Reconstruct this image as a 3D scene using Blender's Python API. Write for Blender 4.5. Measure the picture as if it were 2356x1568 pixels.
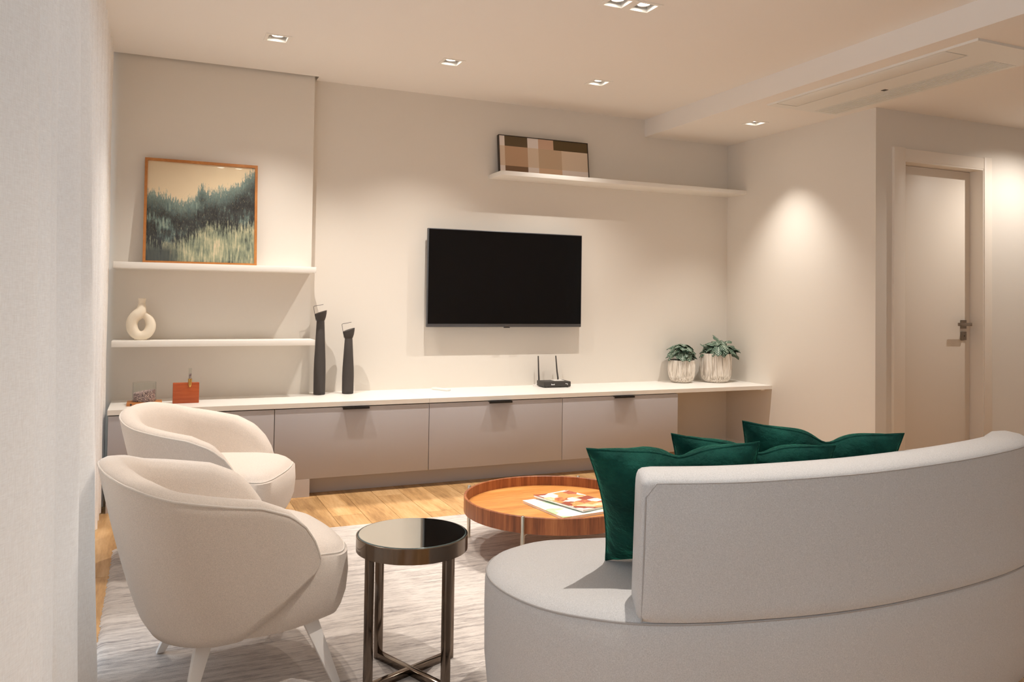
import bpy, bmesh, math, random
from mathutils import Vector, Matrix, noise as mnoise

for o in list(bpy.data.objects):
    bpy.data.objects.remove(o, do_unlink=True)
SC = bpy.context.scene
COL = SC.collection
PI = math.pi
rnd = random.Random(7)

# ------------------------------------------------------------------ key dimensions (metres)
D, DP = 5.341, 5.265            # television wall, thicker wall section on the window side
C, L = 2.575, 2.442             # ceiling, lower ceiling
S, R, E = 3.453, 4.253, 3.851   # soffit face, side wall, door wall
W, T, TB, B = 4.8065, 0.5448, 0.5175, 0.1037   # worktop front, top, underside, cabinet bottom
XW = -0.52                      # window wall
YB, XR = -2.3, 6.7              # rear wall, far end wall

# ------------------------------------------------------------------ camera
cam_d = bpy.data.cameras.new('camera')
cam = bpy.data.objects.new('camera', cam_d)
COL.objects.link(cam)
yaw, pitch, roll = math.radians(23.67), math.radians(1.373), math.radians(0.778)
f_ = Vector((math.sin(yaw) * math.cos(pitch), math.cos(yaw) * math.cos(pitch), math.sin(pitch)))
r_ = Vector((math.cos(yaw), -math.sin(yaw), 0))
u_ = r_.cross(f_)
r2 = r_ * math.cos(roll) + u_ * math.sin(roll)
u2 = -r_ * math.sin(roll) + u_ * math.cos(roll)
m = Matrix((( r2.x, u2.x, -f_.x, 0), (r2.y, u2.y, -f_.y, 0), (r2.z, u2.z, -f_.z, 0), (0, 0, 0, 1)))
m.translation = Vector((0, 0, 1.1546))
cam.matrix_world = m
cam_d.sensor_width = 36
cam_d.lens = 36 * 1864.57 / 2356
cam_d.shift_y = -(784 - 646.87) / 2356
cam_d.clip_start = 0.02
SC.camera = cam

# ------------------------------------------------------------------ world, exposure
wd = bpy.data.worlds.new('overcast_sky')
SC.world = wd
wd.use_nodes = True
bg = wd.node_tree.nodes['Background']
bg.inputs[0].default_value = (0.76, 0.88, 1.0, 1)
bg.inputs[1].default_value = 1.25
vs = SC.view_settings
vs.view_transform = 'Standard'
vs.look = 'None'
vs.gamma = 1
vs.exposure = 1.02
vs.use_curve_mapping = False
SC.cycles.use_denoising = True
SC.cycles.max_bounces = 10
SC.cycles.diffuse_bounces = 6
SC.cycles.sample_clamp_indirect = 6
SC.cycles.caustics_reflective = False
SC.cycles.caustics_refractive = False
WARM = (1.0, 0.94, 0.872)
E_WALL, E_DOUBLE, E_SOFFIT, E_REAR = 49, 48, 29, 62

# ------------------------------------------------------------------ materials
def lin(c):
    return c / 12.92 if c <= 0.04045 else ((c + 0.055) / 1.055) ** 2.4
def rgb(r, g, b):
    return (lin(r / 255), lin(g / 255), lin(b / 255), 1)

class NT:
    def __init__(s, name):
        s.m = bpy.data.materials.new(name)
        s.m.use_nodes = True
        s.t = s.m.node_tree
        s.b = s.t.nodes['Principled BSDF']
        s.out = s.t.nodes['Material Output']
    def n(s, kind, **kw):
        nd = s.t.nodes.new(kind)
        for k, v in kw.items():
            if k in nd.inputs:
                nd.inputs[k].default_value = v
            else:
                setattr(nd, k, v)
        return nd
    def l(s, a, b):
        s.t.links.new(a, b)
    def math(s, op, a, b=None, c=None):
        nd = s.n('ShaderNodeMath', operation=op)
        for i, v in enumerate((a, b, c)):
            if v is None:
                continue
            if isinstance(v, (int, float)):
                nd.inputs[i].default_value = v
            else:
                s.l(v, nd.inputs[i])
        return nd.outputs[0]
    def coord(s, which='Object', scale=(1, 1, 1), rot=(0, 0, 0)):
        tc = s.n('ShaderNodeTexCoord')
        mp = s.n('ShaderNodeMapping')
        mp.inputs['Scale'].default_value = scale
        mp.inputs['Rotation'].default_value = rot
        s.l(tc.outputs[which], mp.inputs[0])
        return mp.outputs[0]
    def noise(s, vec, scale, detail=3, rough=0.5):
        nd = s.n('ShaderNodeTexNoise')
        nd.inputs['Scale'].default_value = scale
        nd.inputs['Detail'].default_value = detail
        nd.inputs['Roughness'].default_value = rough
        s.l(vec, nd.inputs['Vector'])
        return nd.outputs['Fac']
    def ramp(s, fac, stops, interp='LINEAR'):
        nd = s.n('ShaderNodeValToRGB')
        cr = nd.color_ramp
        cr.interpolation = interp
        while len(cr.elements) < len(stops):
            cr.elements.new(0.5)
        for e, (p, c) in zip(cr.elements, stops):
            e.position = p
            e.color = c
        s.l(fac, nd.inputs[0])
        return nd.outputs[0]
    def mix(s, fac, a, b, blend='MIX'):
        nd = s.n('ShaderNodeMix', data_type='RGBA', blend_type=blend)
        for i, v in ((0, fac), (6, a), (7, b)):
            if isinstance(v, (int, float, tuple)):
                nd.inputs[i].default_value = v
            else:
                s.l(v, nd.inputs[i])
        return nd.outputs[2]
    def bump(s, h, strength, dist):
        nd = s.n('ShaderNodeBump')
        nd.inputs['Strength'].default_value = strength
        nd.inputs['Distance'].default_value = dist
        s.l(h, nd.inputs['Height'])
        s.l(nd.outputs[0], s.b.inputs['Normal'])
        return nd
    def set(s, **kw):
        for k, v in kw.items():
            s.b.inputs[k.replace('_', ' ')].default_value = v
        return s

def plain(name, col, rough=0.5, metal=0.0, spec=0.5, bump=None):
    k = NT(name)
    k.b.inputs['Base Color'].default_value = col
    k.b.inputs['Roughness'].default_value = rough
    k.b.inputs['Metallic'].default_value = metal
    k.b.inputs['Specular IOR Level'].default_value = spec
    if bump:
        h = k.noise(k.coord(), bump[0], 3)
        k.bump(h, bump[1], bump[2])
    return k.m

def fabric(name, col, grain=0.10, scale=420, sheen=0.25, bump=0.35):
    k = NT(name)
    v = k.coord()
    n1 = k.noise(v, scale, 2, 0.6)
    n2 = k.noise(v, 6, 2)
    dark = tuple(c * (1 - grain * 2) for c in col[:3]) + (1,)
    lite = tuple(min(1, c * (1 + grain)) for c in col[:3]) + (1,)
    c = k.ramp(n1, [(0.3, dark), (0.7, lite)])
    c = k.mix(k.math('MULTIPLY', n2, 0.10), c, dark)
    k.l(c, k.b.inputs['Base Color'])
    k.set(Roughness=0.95, Specular_IOR_Level=0.15, Sheen_Weight=sheen, Sheen_Roughness=0.5)
    k.bump(n1, bump, 0.002)
    return k.m

M = {}
M['wall'] = plain('wall_paint', rgb(229, 222, 212), 0.85, 0, 0.2, (90, 0.04, 0.002))
M['ceiling'] = plain('ceiling_paint', rgb(240, 235, 229), 0.9, 0, 0.15)
M['white'] = plain('white_laminate', rgb(240, 236, 229), 0.38, 0, 0.4)
M['grey'] = plain('grey_laminate', rgb(184, 180, 182), 0.5, 0, 0.35)
M['kick'] = plain('pale_grey_laminate', rgb(204, 198, 197), 0.55, 0, 0.3)
M['carcass'] = plain('cabinet_dark_gap', rgb(70, 66, 64), 0.7)
M['door'] = plain('door_lacquer', rgb(236, 226, 213), 0.42, 0, 0.4)
M['black'] = plain('black_metal', rgb(38, 35, 33), 0.42, 0.3)
M['steel'] = plain('brushed_steel', rgb(150, 140, 130), 0.32, 1.0)
M['chrome_dark'] = plain('dark_chrome', rgb(118, 106, 96), 0.14, 1.0)
M['mirror'] = plain('mirror_glass', rgb(214, 214, 208), 0.02, 1.0)
M['glassedge'] = plain('glass_edge', rgb(96, 112, 112), 0.1, 0.4)
M['screen'] = plain('screen_glass', rgb(6, 6, 8), 0.07, 0, 0.45)
M['bezel'] = plain('bezel_metal', rgb(92, 95, 100), 0.35, 0.6)
M['plastic_black'] = plain('black_plastic', rgb(62, 57, 54), 0.55)
M['plastic_white'] = plain('white_plastic', rgb(240, 236, 232), 0.35)
M['print_white'] = plain('white_print', rgb(240, 240, 240), 0.6)
M['brass'] = plain('brass', rgb(196, 158, 92), 0.25, 1.0)
M['champagne'] = plain('champagne_metal', rgb(206, 196, 178), 0.28, 1.0)
M['ceramic'] = plain('cream_ceramic', rgb(236, 224, 204), 0.6, 0, 0.3, (60, 0.1, 0.002))
M['soil'] = plain('potting_soil', rgb(48, 38, 30), 0.95, 0, 0.1, (80, 0.8, 0.01))
M['stone'] = plain('dark_stone', rgb(74, 69, 66), 0.8, 0, 0.25, (160, 0.35, 0.003))
M['lampdark'] = plain('dark_gimbal', rgb(84, 72, 62), 0.4, 0.4)
M['leg'] = plain('white_lacquer', rgb(232, 226, 220), 0.4)
M['ac'] = plain('air_unit_plastic', rgb(232, 230, 224), 0.45, 0, 0.35)
M['acdark'] = plain('slot_shadow_gap', rgb(70, 66, 62), 0.8)
M['backing'] = plain('frame_backing', rgb(60, 48, 36), 0.8)
M['frame_dark'] = plain('dark_frame', rgb(52, 42, 34), 0.5)
M['alu'] = plain('window_aluminium', rgb(190, 192, 194), 0.4, 0.5)
M['armchair'] = fabric('warm_wool', rgb(222, 209, 197), 0.09, 480)
M['sofa'] = fabric('grey_wool', rgb(208, 204, 201), 0.09, 430)
M['seamdark'] = fabric('sofa_seam', rgb(176, 170, 166), 0.05, 480)
M['piping'] = fabric('fabric_piping', rgb(222, 212, 202), 0.05, 480)

def emit(name, col, strength):
    k = NT(name)
    k.b.inputs['Emission Color'].default_value = col
    k.b.inputs['Emission Strength'].default_value = strength
    k.b.inputs['Base Color'].default_value = (1, 1, 1, 1)
    return k.m
M['lamp'] = emit('lamp_face', (1, 0.93, 0.82, 1), 9)

def glass(name, tint=(1, 1, 1, 1), refl=1.0):
    k = NT(name)
    tr = k.n('ShaderNodeBsdfTransparent')
    tr.inputs[0].default_value = tint
    gl = k.n('ShaderNodeBsdfGlossy')
    gl.inputs['Roughness'].default_value = 0.02
    fr = k.n('ShaderNodeLayerWeight')
    fr.inputs['Blend'].default_value = 0.5
    mx = k.n('ShaderNodeMixShader')
    fc = k.math('ADD', k.math('MULTIPLY', k.math('POWER', fr.outputs['Facing'], 4.0), 0.5), 0.03)
    k.l(k.math('MULTIPLY', fc, refl), mx.inputs[0])
    k.l(tr.outputs[0], mx.inputs[1])
    k.l(gl.outputs[0], mx.inputs[2])
    k.l(mx.outputs[0], k.out.inputs[0])
    return k.m
M['glass'] = glass('clear_glass', (0.96, 0.97, 0.96, 1))
M['pane'] = glass('window_glass', (0.95, 0.98, 1, 1))

def wood(name, dark, mid, lite, scale=(1, 12, 12), rot=(0, 0, 0), rough=0.4, per_object=0.0, big=2.0):
    k = NT(name)
    v = k.coord(scale=scale, rot=rot)
    if per_object:
        oi = k.n('ShaderNodeObjectInfo')
        cmb = k.n('ShaderNodeCombineXYZ')
        k.l(k.math('MULTIPLY', oi.outputs['Random'], 50.0), cmb.inputs[0])
        k.l(k.math('MULTIPLY', oi.outputs['Random'], 91.0), cmb.inputs[1])
        k.l(k.math('MULTIPLY', oi.outputs['Random'], 37.0), cmb.inputs[2])
        va = k.n('ShaderNodeVectorMath', operation='ADD')
        k.l(v, va.inputs[0])
        k.l(cmb.outputs[0], va.inputs[1])
        v = va.outputs[0]
    n1 = k.noise(v, big, 5, 0.6)
    n2 = k.noise(v, big * 7, 3, 0.6)
    f = k.math('ADD', k.math('MULTIPLY', n1, 0.7), k.math('MULTIPLY', n2, 0.3))
    c = k.ramp(f, [(0.32, dark), (0.5, mid), (0.66, lite)])
    if per_object:
        val = k.math('ADD', k.math('MULTIPLY', oi.outputs['Random'], per_object), 1 - per_object * 0.5)
        hs = k.n('ShaderNodeHueSaturation')
        k.l(val, hs.inputs['Value'])
        k.l(c, hs.inputs['Color'])
        c = hs.outputs[0]
    k.l(c, k.b.inputs['Base Color'])
    k.set(Roughness=rough, Specular_IOR_Level=0.4)
    k.bump(n2, 0.12, 0.001)
    return k.m
M['floor'] = wood('oak_plank', rgb(150, 112, 72), rgb(196, 154, 104), rgb(216, 178, 130), (9, 0.9, 9), rough=0.42, per_object=0.22, big=1.6)
M['grout'] = plain('pale_grout', rgb(190, 165, 130), 0.8)
M['walnut_top'] = wood('walnut_tray', rgb(150, 92, 44), rgb(192, 130, 68), rgb(214, 156, 92), (1.2, 9, 1), (0, 0, 0.55), 0.35, big=1.5)
M['walnut_rim'] = wood('walnut_veneer', rgb(98, 54, 32), rgb(142, 82, 48), rgb(176, 112, 68), (26, 26, 1.2), rough=0.4, big=1.2)
M['redwood'] = wood('red_wood', rgb(150, 66, 30), rgb(176, 84, 42), rgb(190, 100, 56), (2, 2, 30), rough=0.45, big=2)
M['honeywood'] = wood('honey_wood', rgb(164, 98, 50), rgb(190, 122, 66), rgb(206, 142, 84), (2, 30, 30), rough=0.45, big=2)
M['frame_wood'] = wood('oak_frame', rgb(158, 98, 46), rgb(180, 116, 58), rgb(194, 132, 72), (3, 3, 3), rough=0.4)

# ------------------------------------------------------------------ mesh helpers
def new_obj(name, me, mat=None, parent=None, loc=None, rot=None):
    o = bpy.data.objects.new(name, me)
    COL.objects.link(o)
    if mat is not None and me is not None and not me.materials:
        me.materials.append(mat)
    if parent is not None:
        o.parent = parent
    if loc is not None:
        o.location = loc
    if rot is not None:
        o.rotation_euler = rot
    return o

def tag(o, label=None, cat=None, group=None, kind=None):
    if label: o['label'] = label
    if cat: o['category'] = cat
    if group: o['group'] = group
    if kind: o['kind'] = kind
    return o

def thing(name, label, cat, loc=(0, 0, 0), rz=0.0, group=None):
    o = bpy.data.objects.new(name, None)
    o.empty_display_size = 0.05
    COL.objects.link(o)
    o.location = loc
    o.rotation_euler = (0, 0, rz)
    return tag(o, label, cat, group)

def smooth(me, ang=40):
    me.polygons.foreach_set('use_smooth', [True] * len(me.polygons))
    me.set_sharp_from_angle(angle=math.radians(ang))
    me.update()

def pyd(name, v, f, sm=None):
    me = bpy.data.meshes.new(name)
    me.from_pydata([tuple(p) for p in v], [], f)
    me.validate()
    if sm:
        smooth(me, sm)
    return me

class MB:
    """collects closed shapes of ONE part"""
    def __init__(s):
        s.v, s.f = [], []
    def add(s, v, f):
        k = len(s.v)
        s.v += [tuple(p) for p in v]
        s.f += [tuple(i + k for i in q) for q in f]
        return s
    def box(s, x0, x1, y0, y1, z0, z1):
        v = [(x, y, z) for z in (z0, z1) for y in (y0, y1) for x in (x0, x1)]
        return s.add(v, [(0, 2, 3, 1), (4, 5, 7, 6), (0, 1, 5, 4), (2, 6, 7, 3), (0, 4, 6, 2), (1, 3, 7, 5)])
    def lathe(s, prof, n=32, c=(0, 0), rfun=None):
        v, f = [], []
        for (r, z) in prof:
            for i in range(n):
                a = 2 * PI * i / n
                rr = r * (rfun(a, z) if rfun else 1)
                v.append((c[0] + rr * math.cos(a), c[1] + rr * math.sin(a), z))
        for j in range(len(prof) - 1):
            for i in range(n):
                a, b = j * n + i, j * n + (i + 1) % n
                f.append((a, b, b + n, a + n))
        f.append(tuple(reversed(range(n))))
        f.append(tuple(range((len(prof) - 1) * n, len(prof) * n)))
        return s.add(v, f)
    def ring(s, prof, n=64, c=(0, 0)):
        """closed profile revolved (hollow ring)"""
        v, f = [], []
        k = len(prof)
        for (r, z) in prof:
            for i in range(n):
                a = 2 * PI * i / n
                v.append((c[0] + r * math.cos(a), c[1] + r * math.sin(a), z))
        for j in range(k):
            for i in range(n):
                a, b = j * n + i, j * n + (i + 1) % n
                a2, b2 = ((j + 1) % k) * n + i, ((j + 1) % k) * n + (i + 1) % n
                f.append((a, b, b2, a2))
        return s.add(v, f)
    def tube(s, pts, rad, n=10, closed=False):
        pts = [Vector(p) for p in pts]
        k = len(pts)
        rads = rad if isinstance(rad, (list, tuple)) else [rad] * k
        v, f = [], []
        up = None
        for i, p in enumerate(pts):
            a = pts[(i - 1) % k] if (closed or i > 0) else p
            b = pts[(i + 1) % k] if (closed or i < k - 1) else p
            t = (b - a).normalized()
            if up is None:
                up = Vector((0, 0, 1)) if abs(t.z) < 0.9 else Vector((1, 0, 0))
            sd = t.cross(up).normalized()
            up = sd.cross(t).normalized()
            for j in range(n):
                an = 2 * PI * j / n
                v.append(p + (sd * math.cos(an) + up * math.sin(an)) * rads[i])
        for i in range(k if closed else k - 1):
            for j in range(n):
                a, b = i * n + j, i * n + (j + 1) % n
                a2, b2 = ((i + 1) % k) * n + j, ((i + 1) % k) * n + (j + 1) % n
                f.append((a, b, b2, a2))
        if not closed:
            f.append(tuple(reversed(range(n))))
            f.append(tuple(range((k - 1) * n, k * n)))
        return s.add(v, f)
    def bar(s, a, b, w0, w1=None, up=(0, 0, 1)):
        """square bar between two points"""
        a, b = Vector(a), Vector(b)
        w1 = w0 if w1 is None else w1
        t = (b - a).normalized()
        up = Vector(up)
        sd = t.cross(up).normalized()
        u = sd.cross(t).normalized()
        v = []
        for p, w in ((a, w0), (b, w1)):
            for x, y in ((-1, -1), (1, -1), (1, 1), (-1, 1)):
                v.append(p + sd * x * w / 2 + u * y * w / 2)
        return s.add(v, [(3, 2, 1, 0), (4, 5, 6, 7), (0, 1, 5, 4), (1, 2, 6, 5), (2, 3, 7, 6), (3, 0, 4, 7)])
    def mesh(s, name, sm=None, bevel=0, seg=2):
        me = pyd(name, s.v, s.f)
        bm = bmesh.new()
        bm.from_mesh(me)
        bmesh.ops.recalc_face_normals(bm, faces=bm.faces)
        if bevel:
            es = [e for e in bm.edges if len(e.link_faces) == 2 and e.calc_face_angle(0) > 0.6]
            bmesh.ops.bevel(bm, geom=es, offset=bevel, segments=seg, affect='EDGES', profile=0.5, clamp_overlap=True)
        bm.to_mesh(me)
        bm.free()
        if sm or bevel:
            smooth(me, sm or 35)
        return me
    def build(s, name, mat, parent=None, sm=None, bevel=0, seg=2, loc=None, rot=None):
        return new_obj(name, s.mesh(name, sm, bevel, seg), mat, parent, loc, rot)

def box_obj(name, x0, x1, y0, y1, z0, z1, mat, parent=None, bevel=0.0, seg=2):
    return MB().box(x0, x1, y0, y1, z0, z1).build(name, mat, parent, bevel=bevel, seg=seg)

def struct(o):
    o['kind'] = 'structure'
    return o

def slab_with_holes(x0, x1, y0, y1, z0, z1, holes):
    """horizontal slab with rectangular through holes"""
    xs = sorted({x0, x1, *[h[0] for h in holes], *[h[1] for h in holes]})
    ys = sorted({y0, y1, *[h[2] for h in holes], *[h[3] for h in holes]})
    def solid(i, j):
        if i < 0 or j < 0 or i >= len(xs) - 1 or j >= len(ys) - 1:
            return False
        cx, cy = (xs[i] + xs[i + 1]) / 2, (ys[j] + ys[j + 1]) / 2
        return not any(h[0] < cx < h[1] and h[2] < cy < h[3] for h in holes)
    mb = MB()
    for i in range(len(xs) - 1):
        for j in range(len(ys) - 1):
            if not solid(i, j):
                continue
            a, b, c, d = xs[i], xs[i + 1], ys[j], ys[j + 1]
            mb.add([(a, c, z0), (b, c, z0), (b, d, z0), (a, d, z0)], [(3, 2, 1, 0)])
            mb.add([(a, c, z1), (b, c, z1), (b, d, z1), (a, d, z1)], [(0, 1, 2, 3)])
            if not solid(i - 1, j): mb.add([(a, c, z0), (a, d, z0), (a, d, z1), (a, c, z1)], [(3, 2, 1, 0)])
            if not solid(i + 1, j): mb.add([(b, c, z0), (b, d, z0), (b, d, z1), (b, c, z1)], [(0, 1, 2, 3)])
            if not solid(i, j - 1): mb.add([(a, c, z0), (b, c, z0), (b, c, z1), (a, c, z1)], [(0, 1, 2, 3)])
            if not solid(i, j + 1): mb.add([(a, d, z0), (b, d, z0), (b, d, z1), (a, d, z1)], [(3, 2, 1, 0)])
    return mb

def catmull(pts, n, closed=False):
    pts = [Vector(p) for p in pts]
    k = len(pts)
    out = []
    segs = k if closed else k - 1
    for i in range(segs):
        g = lambda j: pts[j % k] if closed else pts[max(0, min(k - 1, j))]
        p0, p1, p2, p3 = g(i - 1), g(i), g(i + 1), g(i + 2)
        for q in range(n):
            t = q / n
            out.append(0.5 * ((2 * p1) + (p2 - p0) * t + (2 * p0 - 5 * p1 + 4 * p2 - p3) * t * t + (3 * p1 - p0 - 3 * p2 + p3) * t ** 3))
    if not closed:
        out.append(pts[-1].copy())
    return out

def resample(pts, n, closed=False):
    pts = list(pts) + ([pts[0]] if closed else [])
    ds = [0]
    for a, b in zip(pts, pts[1:]):
        ds.append(ds[-1] + (b - a).length)
    out, j = [], 0
    cnt = n if closed else n - 1
    for i in range(n):
        d = ds[-1] * i / cnt
        while j < len(ds) - 2 and ds[j + 1] < d:
            j += 1
        t = (d - ds[j]) / max(1e-9, ds[j + 1] - ds[j])
        out.append(pts[j].lerp(pts[j + 1], min(1, t)))
    return out

def sstep(a, b, x):
    t = max(0.0, min(1.0, (x - a) / (b - a)))
    return t * t * (3 - 2 * t)

def interp(tab, x):
    for (x0, y0), (x1, y1) in zip(tab, tab[1:]):
        if x <= x1:
            t = max(0, (x - x0) / (x1 - x0))
            return y0 + (y1 - y0) * t
    return tab[-1][1]

# ================================================================== SETTING
# floor slab with single planks laid on it
floor = struct(box_obj('floor', XW - 0.2, XR + 0.1, YB - 0.1, D + 0.1, -0.10, -0.004, M['grout']))
PWD, PLN = 0.1625, 1.22
plank_me = MB().box(0.0012, PWD - 0.0012, 0.0012, PLN - 0.0012, -0.006, 0.0).mesh('plank')
plank_me.materials.append(M['floor'])
ncol = 0
x = 0.881 - PWD * 8
ci = 0
while x < XR:
    y = D + 0.05 - (ci * 0.437) % PLN
    if x + PWD > XW:
        while y > -1.2 and ncol < 296:
            if not (x > 3.6 and y < 0.6) and D + 0.05 - y > 0.02:
                p = new_obj('plank', plank_me, None, floor, (x, y, 0))
                p.scale.y = min(1.0, (D + 0.05 - y) / PLN)
                ncol += 1
            y -= PLN
    x += PWD
    ci += 1

# ceiling with openings for the recessed lamps
WALL_ROW = [(0.578, 4.5625), (1.585, 4.5625), (2.594, 4.5625)]
DOUBLES = [(2.046, 3.297), (0.55, 3.297)]
REAR = [(1.2, 1.62), (0.25, -0.5), (2.8, -0.5)]
AH = 0.052
holes = []
for (a, b) in WALL_ROW + REAR:
    holes.append((a - AH, a + AH, b - AH, b + AH))
for (a, b) in DOUBLES:
    for dx in (-0.072, 0.072):
        holes.append((a + dx - AH, a + dx + AH, b - AH, b + AH))
mb = slab_with_holes(-0.27, S, YB, 5.242, C, C + 0.15, holes)
mb.box(0.926, S, 5.242, D, C, C + 0.15)
ceiling = struct(mb.build('ceiling', M['ceiling']))
LOW = [(3.875, 4.57), (5.55, 3.27), (4.9, 1.6)]
lh = [(a - AH, a + AH, b - AH, b + AH) for a, b in LOW]
lh.append((3.62, 4.10, 2.70, 4.03))
soffit = struct(slab_with_holes(S, XR, YB, D, L, C + 0.15, lh).build('ceiling_soffit', M['ceiling']))
struct(box_obj('ceiling_slab', XW - 0.2, XR + 0.1, YB - 0.1, D + 0.1, C + 0.15, C + 0.25, M['ceiling']))

# walls
struct(box_obj('wall_back', 0.904, R + 0.2, D, D + 0.15, -0.004, C + 0.15, M['wall']))
struct(box_obj('wall_back_section', XW - 0.1, 0.904, DP, D + 0.15, -0.004, C + 0.15, M['wall']))
struct(box_obj('wall_right', R, R + 0.14, E + 0.14, D, -0.004, L, M['wall']))
DX0, DX1, DZ = 4.500, 5.252, 2.108
wd_ = MB().box(R, DX0, E, E + 0.14, -0.004, L).box(DX1, XR, E, E + 0.14, -0.004, L).box(DX0, DX1, E, E + 0.14, DZ, L)
struct(wd_.build('wall_door', M['wall']))
struct(box_obj('wall_end', XR, XR + 0.1, YB, E, -0.004, L, M['wall']))
struct(box_obj('wall_rear', XW - 0.1, XR + 0.1, YB - 0.1, YB, -0.004, C + 0.15, M['wall']))
WY0, WY1, WZ = -2.2, 4.95, 2.42
ww = MB().box(XW - 0.12, XW, YB, WY0, -0.004, C + 0.15).box(XW - 0.12, XW, WY1, DP, -0.004, C + 0.15)
ww.box(XW - 0.12, XW, WY0, WY1, WZ, C + 0.15)
struct(ww.build('wall_left', M['wall']))
# baseboards
struct(box_obj('baseboard_back', 3.42, R, D - 0.014, D, 0, 0.07, M['white'], bevel=0.003))
struct(box_obj('baseboard_right', R - 0.014, R, E + 0.0, D - 0.014, 0, 0.07, M['white'], bevel=0.003))
struct(box_obj('baseboard_door', 5.34, XR, E - 0.014, E, 0, 0.07, M['white'], bevel=0.003))

# sliding window behind the curtains
win = bpy.data.objects.new('window_1', None)
COL.objects.link(win)
struct(win)
fm = MB().box(XW - 0.09, XW - 0.03, WY0, WY1, 0, 0.05).box(XW - 0.09, XW - 0.03, WY0, WY1, WZ - 0.05, WZ)
fm.box(XW - 0.09, XW - 0.03, WY0, WY0 + 0.05, 0.05, WZ - 0.05).box(XW - 0.09, XW - 0.03, WY1 - 0.05, WY1, 0.05, WZ - 0.05)
fm.build('window_frame', M['alu'], win)
nP = 4
for i in range(nP):
    a = WY0 + 0.05 + (WY1 - WY0 - 0.1) * i / nP
    b = WY0 + 0.05 + (WY1 - WY0 - 0.1) * (i + 1) / nP
    sx = XW - 0.075 if i % 2 else XW - 0.055
    sm_ = MB().box(sx, sx + 0.018, a, a + 0.045, 0.05, WZ - 0.05).box(sx, sx + 0.018, b - 0.045, b, 0.05, WZ - 0.05)
    sm_.box(sx, sx + 0.018, a + 0.045, b - 0.045, 0.05, 0.10).box(sx, sx + 0.018, a + 0.045, b - 0.045, WZ - 0.10, WZ - 0.05)
    sash = sm_.build('sash', M['alu'], win)
    box_obj('pane', sx + 0.006, sx + 0.011, a + 0.045, b - 0.045, 0.10, WZ - 0.10, M['pane'], sash)

# door with casing
door = bpy.data.objects.new('door_1', None)
COL.objects.link(door)
struct(door)
YD = 3.934
box_obj('casing_jamb', 4.394, 4.494, E - 0.022, E, 0, 2.197, M['door'], door, 0.002)
box_obj('casing_jamb', 5.258, 5.334, E - 0.022, E, 0, 2.197, M['door'], door, 0.002)
box_obj('casing_head', 4.494, 5.258, E - 0.018, E, 2.116, 2.192, M['door'], door, 0.002)
MB().box(DX0 - 0.006, DX0 + 0.002, E - 0.016, E + 0.14, 0, DZ).box(DX1 - 0.002, DX1 + 0.006, E - 0.016, E + 0.14, 0, DZ) \
    .box(DX0 - 0.006, DX1 + 0.006, E - 0.016, E + 0.14, DZ - 0.002, DZ + 0.008).build('door_lining', M['door'], door)
box_obj('door_leaf', DX0 + 0.004, DX1 - 0.004, YD, YD + 0.04, 0.006, DZ - 0.004, M['door'], door, 0.0015)
hx = 5.178
rs = MB().box(hx - 0.026, hx + 0.026, YD - 0.009, YD, 1.003, 1.063).build('handle_rose', M['steel'], door, bevel=0.002)
kp = MB().box(hx - 0.026, hx + 0.026, YD - 0.009, YD, 0.922, 0.982).build('key_plate', M['steel'], door, bevel=0.002)
kh = MB().tube([(hx + 0.002, YD - 0.0096, 0.952), (hx + 0.002, YD - 0.008, 0.952)], 0.005, 12).build('keyhole', M['black'], kp)
lv = MB().tube([(hx, YD - 0.008, 1.034), (hx, YD - 0.05, 1.034)], 0.009, 12).box(hx - 0.118, hx + 0.012, YD - 0.062, YD - 0.05, 1.023, 1.045)
lv.build('lever', M['steel'], rs, bevel=0.0015)

# ================================================================== LIGHT FITTINGS
def spot(name, loc, power, size, blend, radius, parent, square=None):
    ld = bpy.data.lights.new(name, 'SPOT')
    ld.energy = power
    ld.color = WARM
    ld.spot_size = math.radians(size)
    ld.spot_blend = blend
    ld.shadow_soft_size = radius
    if square:                                   # square-cut beam of the deep square reflector
        ld.use_nodes = True
        nt = ld.node_tree
        em = nt.nodes['Emission']
        tc = nt.nodes.new('ShaderNodeTexCoord')
        sp = nt.nodes.new('ShaderNodeSeparateXYZ')
        nt.links.new(tc.outputs['Normal'], sp.inputs[0])
        outs = []
        for ax in (0, 1):
            dv = nt.nodes.new('ShaderNodeMath'); dv.operation = 'DIVIDE'
            nt.links.new(sp.outputs[ax], dv.inputs[0]); nt.links.new(sp.outputs[2], dv.inputs[1])
            ab = nt.nodes.new('ShaderNodeMath'); ab.operation = 'ABSOLUTE'
            nt.links.new(dv.outputs[0], ab.inputs[0])
            mr = nt.nodes.new('ShaderNodeMapRange')
            mr.inputs[1].default_value = square; mr.inputs[2].default_value = square + 0.025
            mr.inputs[3].default_value = 1.0; mr.inputs[4].default_value = 0.0
            nt.links.new(ab.outputs[0], mr.inputs[0])
            outs.append(mr.outputs[0])
        mu = nt.nodes.new('ShaderNodeMath'); mu.operation = 'MULTIPLY'
        nt.links.new(outs[0], mu.inputs[0]); nt.links.new(outs[1], mu.inputs[1])
        nt.links.new(mu.outputs[0], em.inputs['Strength'])
    lo = bpy.data.objects.new(name, ld)
    COL.objects.link(lo)
    lo.parent = parent
    lo.location = loc
    return lo

def frame_mesh(rects, x0, x1, y0, y1, z0, z1):
    return slab_with_holes(x0, x1, y0, y1, z0, z1, rects)

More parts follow.
